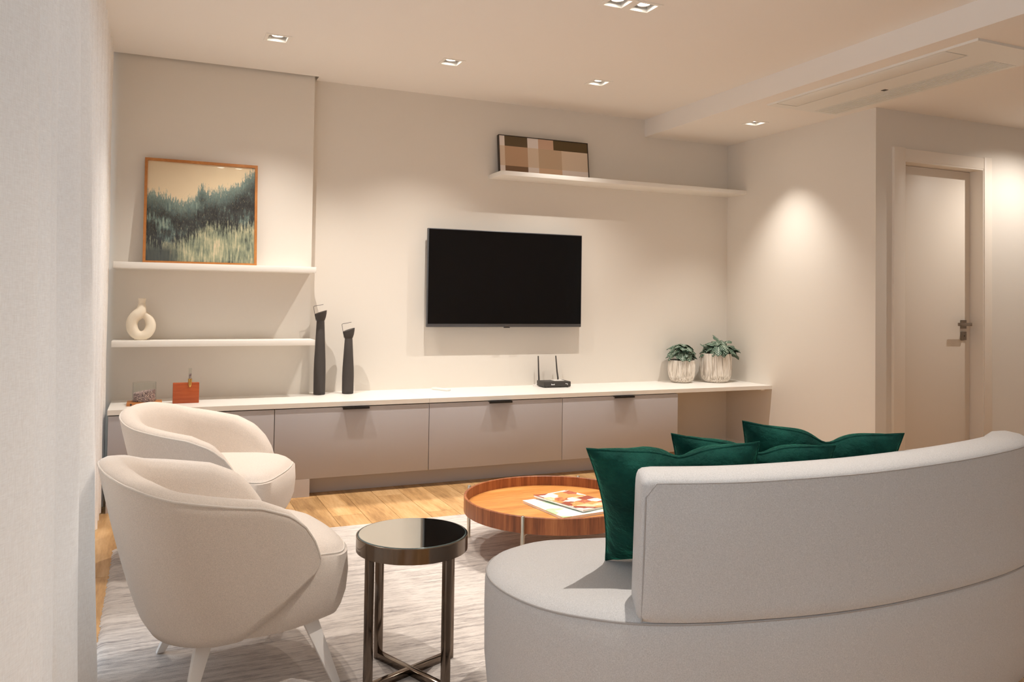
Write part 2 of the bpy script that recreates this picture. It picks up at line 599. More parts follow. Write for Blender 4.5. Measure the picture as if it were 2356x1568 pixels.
def downlight(label, x, y, zc, cells, depth, power, size=110, blend=1.0, radius=0.008, group='recessed ceiling lamps', square=None):
    """cells: x offsets of the square openings of the fitting"""
    t = thing('recessed_downlight', label, 'ceiling light', (x, y, zc), 0, group)
    hw = 0.068 + (max(cells) if len(cells) > 1 else 0)
    rects = [(dx - 0.050, dx + 0.050, -0.050, 0.050) for dx in cells]
    frame_mesh(rects, -hw, hw, -0.068, 0.068, -0.003, 0.0).build('trim', M['white'], t)
    for dx in cells:
        h = MB()
        for (a, b, c_, d_) in ((-0.052, -0.0495, -0.052, 0.052), (0.0495, 0.052, -0.052, 0.052), (-0.0495, 0.0495, -0.052, -0.0495), (-0.0495, 0.0495, 0.0495, 0.052)):
            h.box(dx + a, dx + b, c_, d_, 0.0, depth + 0.03)
        hs = h.build('housing', M['white'], t)
        MB().ring([(0.031, depth + 0.000), (0.040, depth + 0.004), (0.046, depth + 0.012), (0.031, depth + 0.012)], 32, (dx, 0)).build('gimbal_ring', M['lampdark'], hs, sm=40)
        MB().box(dx - 0.0495, dx + 0.0495, -0.0495, 0.0495, depth + 0.014, depth + 0.03).build('back_plate', M['lampdark'], hs)
        MB().lathe([(0.031, depth + 0.003), (0.031, depth + 0.011)], 32, (dx, 0)).build('lamp', M['lamp'], hs, sm=40)
        spot('lamp_beam', (dx, 0, depth - 0.006), power, size, blend, radius, t, square)
    return t

WL = ['recessed square ceiling lamp above the framed landscape painting',
      'recessed square ceiling lamp above the two dark stone candle holders',
      'recessed square ceiling lamp above the wall shelf with the block-pattern picture']
for (a, b), lb in zip(WALL_ROW, WL):
    downlight(lb, a, b, C, [0], 0.014, E_WALL)
downlight('double recessed ceiling lamp above the round wooden coffee table', 2.046, 3.297, C, [-0.072, 0.072], 0.014, E_DOUBLE, 110, 0.3, 0.006, square=0.455)
downlight('unseen double recessed ceiling lamp added above the two armchairs', 0.55, 3.297, C, [-0.072, 0.072], 0.014, E_DOUBLE * 0.5, 110, 0.3, 0.006, square=0.455)  # out of view, added for the light it gives
downlight('recessed square lamp in the lowered ceiling beside the air conditioner', 3.875, 4.57, L, [0], 0.014, E_SOFFIT * 1.55, 84, 1.0)
downlight('recessed square lamp in the lowered ceiling in front of the door', 5.55, 3.27, L, [0], 0.010, 24, 150, 0.7)
downlight('unseen recessed square lamp added in the lowered ceiling behind the sofa end', 4.9, 1.6, L, [0], 0.014, E_SOFFIT * 0.4)  # another unseen lamp, added to help light the room
for (a, b), lb in zip(REAR, ['recessed square ceiling lamp behind the curved sofa', 'unseen fill lamp added in the ceiling behind the viewer, window side', 'unseen fill lamp added in the ceiling behind the viewer, sofa side']):  # last two are added out of view as weak fill from behind the viewer
    downlight(lb, a, b, C, [0], 0.014, E_REAR if a == 1.2 else 10)

# air conditioner cassette in the lowered ceiling
ac = thing('air_conditioner', 'white ceiling cassette air conditioner set in the lowered ceiling', 'air conditioner', (3.866, 3.37, L))
pv = slab_with_holes(-0.292, 0.292, -0.735, 0.735, -0.011, 0.002, [(-0.278, -0.110, -0.55, 0.66), (0.075, 0.268, -0.54, 0.70)])
pm = pv.mesh('panel')
bm = bmesh.new(); bm.from_mesh(pm)
bmesh.ops.remove_doubles(bm, verts=bm.verts, dist=1e-5)
for vtx in bm.verts:      # rounded outer corners
    if abs(abs(vtx.co.x) - 0.292) < 1e-4 and vtx.co.z < 0:
        vtx.co.x *= 0.985
    if abs(abs(vtx.co.y) - 0.735) < 1e-4 and vtx.co.z < 0:
        vtx.co.y *= 0.994
bm.to_mesh(pm); bm.free()
new_obj('panel', pm, M['ac'], ac)
MB().box(-0.272, -0.116, -0.543, 0.653, -0.012, -0.004).build('air_flap', M['ac'], ac, bevel=0.003)
MB().box(-0.285, 0.28, -0.56, 0.71, 0.004, 0.02).build('housing', M['acdark'], ac)
for i in range(10):
    gx = 0.084 + i * 0.0195
    MB().box(gx - 0.0062, gx + 0.0062, -0.538, 0.698, -0.0115, -0.002).build('grille_slat', M['ac'], ac)
MB().box(0.043, 0.070, 0.105, 0.135, -0.0125, -0.008).build('receiver_window', M['black'], ac)

# ================================================================== FITTED FURNITURE
CX = [-0.222, 0.6348, 1.5616, 2.4876, 3.409]
clab = ['grey cabinet behind the armchairs at the curtain end of the bench',
        'grey cabinet with drop door under the two stone candle holders',
        'grey cabinet with drop door straight under the television',
        'grey cabinet with drop door at the open end under the shelf']
for i in range(4):
    a, b = CX[i], CX[i + 1]
    t = thing('cabinet', clab[i], 'cabinet', ((a + b) / 2, (W + 5.26) / 2, B), 0, 'wall-hung cabinets under the white worktop')
    hw, hd = (b - a) / 2, (5.26 - W) / 2
    MB().box(-hw + 0.001, hw - 0.001, -hd + 0.024, hd, 0.0, TB - B - 0.003).build('body', M['grey'] if i == 3 else M['carcass'], t)
    dr = MB().box(-hw + 0.0018, hw - 0.0018, -hd + 0.004, -hd + 0.022, 0.0, TB - B - 0.006).build('door', M['grey'], t, bevel=0.001)
    c0 = {0: 0.10, 1: 1.1025, 2: 2.035, 3: 2.957}[i] - (a + b) / 2
    h = MB().box(c0 - 0.08, c0 + 0.08, -hd - 0.014, -hd + 0.004, TB - B - 0.0095, TB - B - 0.0065)
    h.box(c0 - 0.08, c0 + 0.08, -hd - 0.016, -hd - 0.0135, TB - B - 0.018, TB - B - 0.0065)
    h.build('handle', M['black'], dr)
struct(box_obj('baseboard_bench', 0.84, 3.405, 4.905, 4.92, 0, B + 0.002, M['kick']))
tag(box_obj('support_block', -0.222, 0.84, W + 0.004, 4.9, 0, B, M['kick']), 'white support block under the grey cabinets beside the armchair', 'plinth')

wt = thing('worktop', 'long white worktop over the grey cabinets along the wall', 'worktop', (0, 0, 0))
for a, b in ((-0.225, 1.5604), (1.5618, 2.95), (2.9508, R)):
    mb = MB()
    if a < 0:
        mb.box(a, 0.904, W, DP, TB, T).box(0.904, b, W, D, TB, T)
        mb = MB().add([(a, W, TB), (b, W, TB), (b, D, TB), (0.904, D, TB), (0.904, DP, TB), (a, DP, TB),
                       (a, W, T), (b, W, T), (b, D, T), (0.904, D, T), (0.904, DP, T), (a, DP, T)],
                      [(5, 4, 3, 2, 1, 0), (6, 7, 8, 9, 10, 11), (0, 1, 7, 6), (1, 2, 8, 7), (2, 3, 9, 8), (3, 4, 10, 9), (4, 5, 11, 10), (5, 0, 6, 11)])
    else:
        mb.box(a, b, W, D, TB, T)
    mb.build('board', M['white'], wt)
MB().box(R - 0.06, R - 0.025, W + 0.05, W + 0.085, TB - 0.014, TB).build('bracket', M['white'], wt, bevel=0.002)

tag(box_obj('wall_shelf', -0.225, 0.897, 5.045, DP, 1.310, 1.345, M['white'], bevel=0.0012), 'white wall shelf carrying the landscape painting', 'shelf', 'white floating wall shelves')
tag(box_obj('wall_shelf', -0.225, 0.897, 5.045, DP, 0.865, 0.899, M['white'], bevel=0.0012), 'white wall shelf carrying the cream ring vase', 'shelf', 'white floating wall shelves')
tag(box_obj('wall_shelf', 2.151, R, 5.107, D, 2.019, 2.049, M['white'], bevel=0.0012), 'white wall shelf above the television with the block-pattern picture', 'shelf', 'white floating wall shelves')

# ================================================================== TELEVISION
tv = thing('television', 'flat black television mounted on the wall above the bench', 'television', (2.27, 5.251, 0.969))
TW, TH = 0.592, 0.673
MB().box(-TW, TW, 0.002, 0.032, 0, TH).build('casing', M['bezel'], tv, bevel=0.004)
MB().box(-TW + 0.006, TW - 0.006, 0.0, 0.004, 0.023, TH - 0.006).build('screen', M['screen'], tv)
MB().box(-TW * 0.55, TW * 0.55, 0.03, 0.055, 0.06, 0.45).build('rear_cover', M['plastic_black'], tv, bevel=0.008)
MB().box(-0.2, 0.2, 0.05, 0.09, 0.15, 0.4).build('wall_mount', M['black'], tv)
MB().box(-0.025, 0.020, -0.001, 0.008, -0.006, 0.0).build('sensor', M['plastic_black'], tv)
lg = MB()
for q in range(3):
    lg.box(-0.012 + q * 0.008, -0.007 + q * 0.008, 0.0010, 0.0022, 0.006, 0.012)
lg.build('maker_mark', M['steel'], tv)

# ================================================================== PICTURES
def uvquad(name, w, h, mat, parent, y=0.0, z0=0.0):
    me = pyd(name, [(-w / 2, y, z0), (w / 2, y, z0), (w / 2, y, z0 + h), (-w / 2, y, z0 + h), (-w / 2, y + .002, z0), (w / 2, y + .002, z0), (w / 2, y + .002, z0 + h), (-w / 2, y + .002, z0 + h)],
             [(0, 1, 2, 3), (7, 6, 5, 4), (0, 4, 5, 1), (2, 6, 7, 3), (1, 5, 6, 2), (3, 7, 4, 0)])
    uv = me.uv_layers.new(name='UVMap')
    for p in me.polygons:
        for li in p.loop_indices:
            co = me.vertices[me.loops[li].vertex_index].co
            uv.data[li].uv = ((co.x + w / 2) / w, (co.z - z0) / h)
    return new_obj(name, me, mat, parent)

def painting_material():
    k = NT('landscape_print')
    tc = k.n('ShaderNodeTexCoord')
    sp = k.n('ShaderNodeSeparateXYZ')
    k.l(tc.outputs['UV'], sp.inputs[0])
    u, v = sp.outputs[0], sp.outputs[1]
    def ns(sx, sy, sc, det=4, rot=0, ox=0):
        mp = k.n('ShaderNodeMapping')
        mp.inputs['Scale'].default_value = (sx, sy, 1)
        mp.inputs['Location'].default_value = (ox, ox * 0.7, 0)
        mp.inputs['Rotation'].default_value = (0, 0, rot)
        k.l(tc.outputs['UV'], mp.inputs[0])
        return k.noise(mp.outputs[0], sc, det, 0.6)
    streak = ns(26, 3, 2.2, 5, 0.06)
    fine = ns(60, 12, 2.5, 4, 0.25, 3)
    blot = ns(3, 2.4, 1.7, 4, 0, 5)
    # skyline height: low at the left, a peak at 0.47, high at the right
    sky = k.ramp(u, [(0.0, (.70, .70, .70, 1)), (0.14, (.68, .68, .68, 1)), (0.30, (.62, .62, .62, 1)), (0.42, (.64, .64, .64, 1)), (0.49, (.80, .80, .80, 1)), (0.56, (.74, .74, .74, 1)), (0.68, (.76, .76, .76, 1)), (0.84, (.83, .83, .83, 1)), (0.94, (.95, .95, .95, 1)), (1.0, (.98, .98, .98, 1))])
    rgh = k.math('ADD', k.math('MULTIPLY', k.math('SUBTRACT', streak, 0.5), 0.34), k.math('MULTIPLY', k.math('SUBTRACT', fine, 0.5), 0.22))
    hgt = k.math('ADD', sky, rgh)
    dsky = k.math('SUBTRACT', hgt, v)
    fo = k.n('ShaderNodeMapRange')
    fo.inputs[1].default_value = -0.01
    fo.inputs[2].default_value = 0.035
    k.l(dsky, fo.inputs[0])
    # lower bank, rises to the right
    bank = k.ramp(u, [(0, (.20, .20, .20, 1)), (.12, (.16, .16, .16, 1)), (.3, (.20, .20, .20, 1)), (.45, (.30, .30, .30, 1)), (.6, (.38, .38, .38, 1)), (.8, (.36, .36, .36, 1)), (1, (.40, .40, .40, 1))])
    bk = k.n('ShaderNodeMapRange')
    bk.inputs[1].default_value = -0.03
    bk.inputs[2].default_value = 0.07
    k.l(k.math('SUBTRACT', k.math('ADD', bank, k.math('MULTIPLY', rgh, 1.2)), v), bk.inputs[0])
    forest = k.ramp(k.math('ADD', k.math('MULTIPLY', blot, 0.62), k.math('MULTIPLY', streak, 0.38)),
                    [(0.42, rgb(38, 39, 38)), (0.51, rgb(56, 60, 58)), (0.56, rgb(78, 92, 88)), (0.61, rgb(120, 138, 128)), (0.72, rgb(172, 172, 146))])
    edge = k.n('ShaderNodeMapRange')
    edge.inputs[1].default_value = 0.0
    edge.inputs[2].default_value = 0.20
    k.l(dsky, edge.inputs[0])
    teal = k.ramp(streak, [(0.35, rgb(84, 108, 108)), (0.65, rgb(150, 170, 158))])
    forest = k.mix(edge.outputs[0], teal, forest)
    speck = k.ramp(fine, [(0.60, (0, 0, 0, 1)), (0.72, (1, 1, 1, 1))])
    forest = k.mix(k.math('MULTIPLY', speck, 0.5), forest, rgb(196, 186, 150))
    meadow = k.ramp(k.math('ADD', k.math('MULTIPLY', streak, 0.55), k.math('MULTIPLY', blot, 0.45)),
                    [(0.36, rgb(56, 60, 56)), (0.44, rgb(112, 120, 102)), (0.52, rgb(148, 152, 124)), (0.60, rgb(190, 180, 146)), (0.70, rgb(220, 194, 164))])
    bush = k.math('MULTIPLY', k.ramp(v, [(0.10, (1, 1, 1, 1)), (0.22, (0, 0, 0, 1))]), k.ramp(u, [(0.20, (.9, .9, .9, 1)), (0.36, (0, 0, 0, 1))]))
    meadow = k.mix(bush, meadow, rgb(58, 62, 60))
    paper = k.mix(k.math('MULTIPLY', blot, 0.35), rgb(226, 206, 172), rgb(206, 188, 152))
    c = k.mix(fo.outputs[0], paper, forest)
    c = k.mix(bk.outputs[0], c, meadow)
    k.l(c, k.b.inputs['Base Color'])
    k.set(Roughness=0.6, Specular_IOR_Level=0.2, Coat_Weight=1.0, Coat_Roughness=0.015)
    return k.m

def lean(t, ang):
    t.rotation_euler = (ang, 0, 0)

p1 = thing('framed_painting', 'oak-framed landscape painting of misty green trees leaning on the shelf', 'painting', (0.24, 5.178, 1.3455))
PW, PH = 0.638, 0.628
lean(p1, -0.085)
fw, fd = 0.0155, 0.026
MB().box(-PW / 2, -PW / 2 + fw, 0, fd, 0, PH).box(PW / 2 - fw, PW / 2, 0, fd, 0, PH) \
    .box(-PW / 2 + fw, PW / 2 - fw, 0, fd, 0, fw).box(-PW / 2 + fw, PW / 2 - fw, 0, fd, PH - fw, PH).build('frame', M['frame_wood'], p1)
uvquad('print', PW - 2 * fw, PH - 2 * fw, painting_material(), p1, 0.010, fw)
MB().box(-PW / 2 + fw, PW / 2 - fw, 0.014, 0.022, fw, PH - fw).build('backing', M['backing'], p1)

p2 = thing('framed_print', 'dark-framed picture of beige and olive colour blocks on the high shelf', 'picture', (2.563, 5.262, 2.0495))
lean(p2, -0.125)
QW, QH, qd = 0.722, 0.290, 0.03
fw = 0.005
MB().box(-QW / 2, -QW / 2 + fw, 0, qd, 0, QH).box(QW / 2 - fw, QW / 2, 0, qd, 0, QH) \
    .box(-QW / 2 + fw, QW / 2 - fw, 0, qd, 0, 0.003).box(-QW / 2 + fw, QW / 2 - fw, 0, qd, QH - fw, QH).build('frame', M['frame_dark'], p2)
MB().box(-QW / 2 + fw, QW / 2 - fw, 0.006, 0.02, 0.003, QH - fw).build('backing', M['backing'], p2)
blk = {'w': rgb(238, 226, 218), 'd': rgb(104, 86, 62), 'o': rgb(98, 80, 52), 'p': rgb(214, 178, 152), 't': rgb(198, 162, 130), 'c': rgb(226, 204, 180), 'b': rgb(206, 178, 148), 'k': rgb(130, 102, 78), 's': rgb(222, 188, 156)}
cols0 = [0, .058, .31, .431, .604, 1]
cols1 = [0, .058, .31, .431, .695, 1]
rows = [(1.0, .74, cols0, 'wdwpo'), (.74, .226, cols1, 'ctcbc'), (.226, 0, cols1, 'wkwsw')]
iw, ih, ix, iz = QW - 2 * fw, QH - fw - 0.003, -QW / 2 + fw, 0.003
pv_, pf_, pmix = [], [], []
mats = {}
me = bpy.data.meshes.new('print')
for (v1, v0, cs, ks) in rows:
    for i, kx in enumerate(ks):
        a, b = ix + iw * cs[i], ix + iw * cs[i + 1]
        z0, z1 = iz + ih * v0, iz + ih * v1
        n0 = len(pv_)
        pv_ += [(a, 0.004, z0), (b, 0.004, z0), (b, 0.004, z1), (a, 0.004, z1)]
        pf_.append((n0, n0 + 1, n0 + 2, n0 + 3))
        if kx not in mats:
            mats[kx] = len(me.materials)
            me.materials.append(plain('print_colour_' + kx, blk[kx], 0.55, 0, 0.3))
        pmix.append(mats[kx])
me.from_pydata(pv_, [], pf_)
for p, q in zip(me.polygons, pmix):
    p.material_index = q
new_obj('print', me, None, p2)

# ================================================================== CURTAINS
def curtain_material():
    k = NT('sheer_linen')
    v = k.coord()
    w1 = k.noise(k.coord(scale=(1, 40, 4)), 14, 3, 0.6)
    w2 = k.noise(k.coord(scale=(1, 4, 60)), 14, 3, 0.6)
    g = k.math('ADD', k.math('MULTIPLY', w1, 0.5), k.math('MULTIPLY', w2, 0.5))
    c = k.ramp(g, [(0.35, rgb(236, 228, 220)), (0.65, rgb(252, 247, 241))])
    df = k.n('ShaderNodeBsdfDiffuse')
    tl = k.n('ShaderNodeBsdfTranslucent')
    tr = k.n('ShaderNodeBsdfTransparent')
    k.l(c, df.inputs[0])
    k.l(c, tl.inputs[0])
    mx = k.n('ShaderNodeMixShader')
    mx.inputs[0].default_value = 0.12
    k.l(df.outputs[0], mx.inputs[1])
    k.l(tl.outputs[0], mx.inputs[2])
    m2 = k.n('ShaderNodeMixShader')
    m2.inputs[0].default_value = 0.04
    k.l(mx.outputs[0], m2.inputs[1])
    k.l(tr.outputs[0], m2.inputs[2])
    k.l(m2.outputs[0], k.out.inputs[0])
    return k.m
M['curtain'] = curtain_material()

def curtain(label, y0, y1, x0, lam, amp, seed, flare, hemz=0.008, nz=26, edge=0.0):
    t = thing('curtain', label, 'curtain', (0, 0, 0), 0, 'sheer curtains along the window')
    rr = random.Random(seed)
    n = int((y1 - y0) / 0.012)
    ph, phs = rr.random() * 6, []
    for i in range(n + 1):
        ph += 2 * PI * 0.012 / (lam * (0.75 + 0.5 * mnoise.noise(Vector((i * 0.012 * 1.3, seed, 0))) + 0.25))
        phs.append(ph)
    v, f = [], []
    ztop = C + 0.09
    for j in range(nz + 1):
        z = hemz + (ztop - hemz) * j / nz
        k = 1 - z / ztop
        for i in range(n + 1):
            yy = y0 + (y1 - y0) * i / n
            s_ = math.sin(phs[i] + 0.35 * k * math.sin(i * 0.02 + seed))
            s_ = math.copysign(abs(s_) ** 0.92, s_)
            a = amp * (0.75 + 0.35 * mnoise.noise(Vector((yy * 2.1, seed * 3.1, 0)))) * (0.8 + flare * k)
            xx = x0 + a * s_ + 0.006 * mnoise.noise(Vector((yy * 4, z * 1.2, seed)))
            xx += edge * k * sstep(y1 - 0.55, y1 - 0.05, yy)
            v.append((xx, yy + 0.01 * k * math.cos(phs[i]), z))
    w = n + 1
    for j in range(nz):
        for i in range(n):
            f.append((j * w + i, j * w + i + 1, (j + 1) * w + i + 1, (j + 1) * w + i))
    me = pyd('cloth', v, f, 80)
    new_obj('cloth', me, M['curtain'], t)
    return t
def draped_curtain(label, ctrl):
    """wide soft drapes: control points (y, x, flare of the hem)"""
    t = thing('curtain', label, 'curtain', (0, 0, 0), 0, 'sheer curtains along the window')
    pts = catmull(ctrl, 14)
    ztop, nz = C + 0.09, 26
    v, f = [], []
    w = len(pts)
    for j in range(nz + 1):
        z = 0.008 + (ztop - 0.008) * j / nz
        for i, p in enumerate(pts):
            k = 0.5 - z / ztop
            v.append((p.y + p.z * k + 0.006 * mnoise.noise(Vector((p.x * 5, z * 1.4, 2.0))), p.x + 0.012 * mnoise.noise(Vector((i * 0.05, z * 1.1, 7.0))), z))
    for j in range(nz):
        for i in range(w - 1):
            f.append((j * w + i, j * w + i + 1, (j + 1) * w + i + 1, (j + 1) * w + i))
    new_obj('cloth', pyd('cloth', v, f, 80), M['curtain'], t)
draped_curtain('sheer white curtain hanging nearest, beside the near armchair',
               [(0.70, -0.30, .02), (0.82, -0.22, .02), (0.95, -0.30, .02), (1.13, -0.202, .03), (1.32, -0.262, .03), (1.55, -0.184, .03), (1.68, -0.275, .03), (1.84, -0.198, .03), (1.95, -0.27, .03), (2.09, -0.208, .035), (2.22, -0.285, .04), (2.40, -0.187, .05), (2.53, -0.255, .07), (2.665, -0.178, .09), (2.73, -0.215, .09), (2.74, -0.27, .08)])
curtain('sheer white curtain hanging farther off, beside the shelves', 3.02, 5.20, -0.275, 0.17, 0.034, 11, 0.50)
tr_ = MB().box(-0.33, -0.20, -1.3, 5.2, C + 0.10, C + 0.118)
tag(tr_.build('curtain_rail', M['alu']), 'white curtain rail hidden in the ceiling pocket by the window', 'curtain rail')

# ================================================================== RUG
def rug_material():
    k = NT('streaked_pile')
    v1 = k.coord(scale=(1.6, 19, 1))
    v2 = k.coord(scale=(9, 60, 1))
    v3 = k.coord(scale=(0.7, 1.2, 1))
    a = k.noise(v1, 2.6, 6, 0.68)
    b = k.noise(v2, 2.2, 4, 0.7)
    c = k.noise(v3, 1.2, 2)
    f = k.math('ADD', k.math('ADD', k.math('MULTIPLY', a, 0.55), k.math('MULTIPLY', b, 0.3)), k.math('MULTIPLY', c, 0.15))
    col = k.ramp(f, [(0.35, rgb(118, 110, 107)), (0.43, rgb(170, 160, 154)), (0.51, rgb(203, 193, 185)), (0.63, rgb(220, 211, 203))])
    k.l(col, k.b.inputs['Base Color'])
    k.set(Roughness=1.0, Specular_IOR_Level=0.05, Sheen_Weight=0.2)
    h = k.noise(k.coord(), 260, 3, 0.7)
    k.bump(h, 0.7, 0.006)
    return k.m
nx, ny = 240, 190
RX0, RX1, RY0, RY1 = -0.155, 2.85, 1.85, 4.11
v, f = [], []
for j in range(ny + 1):
    for i in range(nx + 1):
        px = RX0 + (RX1 - RX0) * i / nx
        py = RY0 + (RY1 - RY0) * j / ny
        e = min(i, nx - i, j, ny - j)
        jit = 0.004 if e == 0 else 0
        v.append((px + rnd.uniform(-jit, jit), py + rnd.uniform(-jit, jit), (0.001 if e == 0 else 0.009 if e == 1 else 0.011 + rnd.uniform(-0.0012, 0.0012))))
for j in range(ny):
    for i in range(nx):
        a = j * (nx + 1) + i
        f.append((a, a + 1, a + nx + 2, a + nx + 1))
tag(new_obj('rug', pyd('rug', v, f, 60), rug_material()), 'pale grey-beige streaked pile rug under the armchairs and tables', 'rug')

# ================================================================== SOFA
sofa = thing('sofa', 'curved light grey upholstered sofa with its back to the viewer', 'sofa', (0, 0, 0))
SCX, SCY, SR = 1.713, 3.594, 2.087
bot = [(1.0505, 1.636), (1.176, 1.583), (1.335, 1.543), (1.509, 1.513), (1.7155, 1.502), (1.969, 1.515), (2.20, 1.546), (2.36, 1.585), (2.45, 1.617), (2.53, 1.667), (2.60, 1.745), (2.65, 1.855), (2.668, 1.985)]
top = [(1.030, 1.590), (1.247, 1.523), (1.489, 1.497), (1.707, 1.497), (1.985, 1.526), (2.228, 1.571), (2.37, 1.608), (2.46, 1.646), (2.54, 1.70), (2.60, 1.775), (2.642, 1.875), (2.655, 1.985)]
def arc(a0, a1, n, r=SR):
    return [(SCX + r * math.sin(math.radians(a0 + (a1 - a0) * i / (n - 1))), SCY - r * math.cos(math.radians(a0 + (a1 - a0) * i / (n - 1)))) for i in range(n)]
Rin = 1.405
base = list(bot)
base += [(2.66, 2.11), (2.62, 2.23), (2.535, 2.315), (2.43, 2.335), (2.33, 2.31)]
base += arc(19, -14, 6, Rin)
base += [(1.22, 2.262), (1.118, 2.285), (1.02, 2.272), (0.925, 2.222), (0.862, 2.13), (0.836, 2.02), (0.846, 1.905), (0.885, 1.80), (0.952, 1.715)]
ol = resample(catmull([(a, b, 0) for a, b in base], 8, True), 220, True)
def offset(loop, d):
    n = len(loop)
    out = []
    for i in range(n):
        t = (loop[(i + 1) % n] - loop[i - 1]).normalized()
        nrm = Vector((t.y, -t.x, 0))       # outward for a counter-clockwise loop
        out.append(loop[i] + nrm * d)
    return out
area = sum(ol[i].x * ol[(i + 1) % len(ol)].y - ol[(i + 1) % len(ol)].x * ol[i].y for i in range(len(ol)))
sg = 1 if area > 0 else -1
levels = [(-0.075, 0.020), (-0.050, 0.026), (-0.026, 0.05), (-0.010, 0.10), (-0.002, 0.18), (-0.0, 0.32), (-0.001, 0.38), (-0.005, 0.398), (-0.008, 0.402), (-0.020, 0.413), (-0.045, 0.424), (-0.085, 0.430), (-0.14, 0.432)]
v, f = [], []
N = len(ol)
for d, z in levels:
    for p in offset(ol, sg * d):
        v.append((p.x, p.y, z))
for j in range(len(levels) - 1):
    for i in range(N):
        a, b = j * N + i, j * N + (i + 1) % N
        f.append((a, b, b + N, a + N))
f.append(tuple(range((len(levels) - 1) * N, len(levels) * N)))
f.append(tuple(reversed(range(N))))
me = pyd('seat_base', v, f)
bm = bmesh.new(); bm.from_mesh(me)
bmesh.ops.triangulate(bm, faces=[q for q in bm.faces if len(q.verts) > 4])
bmesh.ops.recalc_face_normals(bm, faces=bm.faces)
bm.to_mesh(me); bm.free()
smooth(me, 50)
sbase = new_obj('seat_base', me, M['sofa'], sofa)
pp = [(p.x, p.y, 0.399) for p in offset(ol, sg * -0.005)]
MB().tube(pp, 0.0030, 6, True).build('piping', M['seamdark'], sbase, sm=60)
for (a, b) in ((1.15, 1.95), (1.7, 1.85), (2.35, 1.95), (2.45, 2.2)):
    MB().lathe([(0.022, 0.0125), (0.022, 0.03)], 16, (a, b)).build('foot', M['black'], sofa)

# backrest: swept rounded slab standing on the seat edge
def curve2(pts, n):
    return resample(catmull([(a, b, 0) for a, b in pts], 10), n)
NB = 90
cb, ct = curve2(bot[:10], NB), curve2(top[:9], NB)
TH_ = 0.128
sec = []     # (offset inward 0..1, height 0..1, extra z)
prof = [(0.01, 0.0, 0), (-0.035, 0.035, 0), (-0.03, 0.10, 0), (0.0, 0.5, 0), (0.0, 0.975, 0), (0.012, 0.998, 0), (0.05, 1.0, 0.006), (0.2, 1.0, 0.016), (0.5, 1.0, 0.022), (0.8, 1.0, 0.016), (0.95, 0.99, 0.004), (1.0, 0.94, 0), (1.0, 0.5, 0), (1.0, 0.03, 0), (0.98, 0.0, 0)]
ZB, ZT = 0.404, 0.742
def back_point(i, u, h, ez, shrink=0.0):
    b, t = cb[i], ct[i]
    p = b.lerp(t, h)
    j0, j1 = max(0, i - 1), min(NB - 1, i + 1)
    tg = (cb[j1] - cb[j0]).normalized()
    nin = Vector((-tg.y, tg.x, 0))
    uu = 0.5 + (u - 0.5) * (1 - shrink * 0.5)
    q = p + nin * (TH_ * uu)
    hh = ZB + (ZT - ZB) * h + ez
    hm = (ZB + ZT) / 2
    hh = hm + (hh - hm) * (1 - shrink * 0.12)
    return q, hh, tg
v, f = [], []
K = len(prof)
ends = [(0, -0.0, 0.55), (0, 0.004, 0.22), (0, 0.014, 0.05)]
rings = []
for (i, sh, s_) in [(0, 0.0, 0.62), (0, 0.005, 0.28), (0, 0.014, 0.08)]:
    rings.append((i, sh, s_))
for i in range(2, NB - 2):
    rings.append((i, 0, 0))
for (i, sh, s_) in [(NB - 1, -0.014, 0.08), (NB - 1, -0.005, 0.28), (NB - 1, 0, 0.62)]:
    rings.append((i, sh, s_))
for (i, sh, s_) in rings:
    for (u, h, ez) in prof:
        q, hh, tg = back_point(i, u, h, ez, s_)
        q = q + tg * sh
        v.append((q.x, q.y, hh))
for j in range(len(rings) - 1):
    for k_ in range(K):
        a, b = j * K + k_, j * K + (k_ + 1) % K
        f.append((a, b, b + K, a + K))
f.append(tuple(range(K)))
f.append(tuple(reversed(range((len(rings) - 1) * K, len(rings) * K))))
me = pyd('backrest', v, f)
bm = bmesh.new(); bm.from_mesh(me)
bmesh.ops.recalc_face_normals(bm, faces=bm.faces)
bm.to_mesh(me); bm.free()
smooth(me, 55)
brest = new_obj('backrest', me, M['sofa'], sofa)
seam = []
for i in range(2, NB - 2):
    q, hh, tg = back_point(i, 0.006, 0.985, 0.002)
    seam.append((q.x, q.y, hh))
dn = []
for h in [k / 12 for k in range(12)]:
    q, hh, tg = back_point(0, 0.03, h * 0.97, 0, 0.0)
    q = q + tg * 0.010
    dn.append((q.x, q.y, hh))
MB().tube(dn + seam, 0.0020, 6).build('seam', M['seamdark'], brest, sm=60)

# velvet cushions
def velvet():
    k = NT('green_velvet')
    v = k.coord()
    n1 = k.noise(v, 7, 4, 0.6)
    n2 = k.noise(v, 500, 2)
    c = k.ramp(n1, [(0.3, rgb(5, 44, 37)), (0.52, rgb(9, 62, 52)), (0.72, rgb(26, 86, 72))])
    k.l(c, k.b.inputs['Base Color'])
    k.set(Roughness=0.85, Specular_IOR_Level=0.2, Sheen_Weight=0.7, Sheen_Roughness=0.3)
    k.b.inputs['Sheen Tint'].default_value = rgb(70, 190, 150)
    nb = k.noise(v, 18, 4, 0.6)
    h = k.math('ADD', k.math('MULTIPLY', nb, 1.0), k.math('MULTIPLY', n2, 0.05))
    k.bump(h, 0.7, 0.02)
    return k.m
M['velvet'] = velvet()

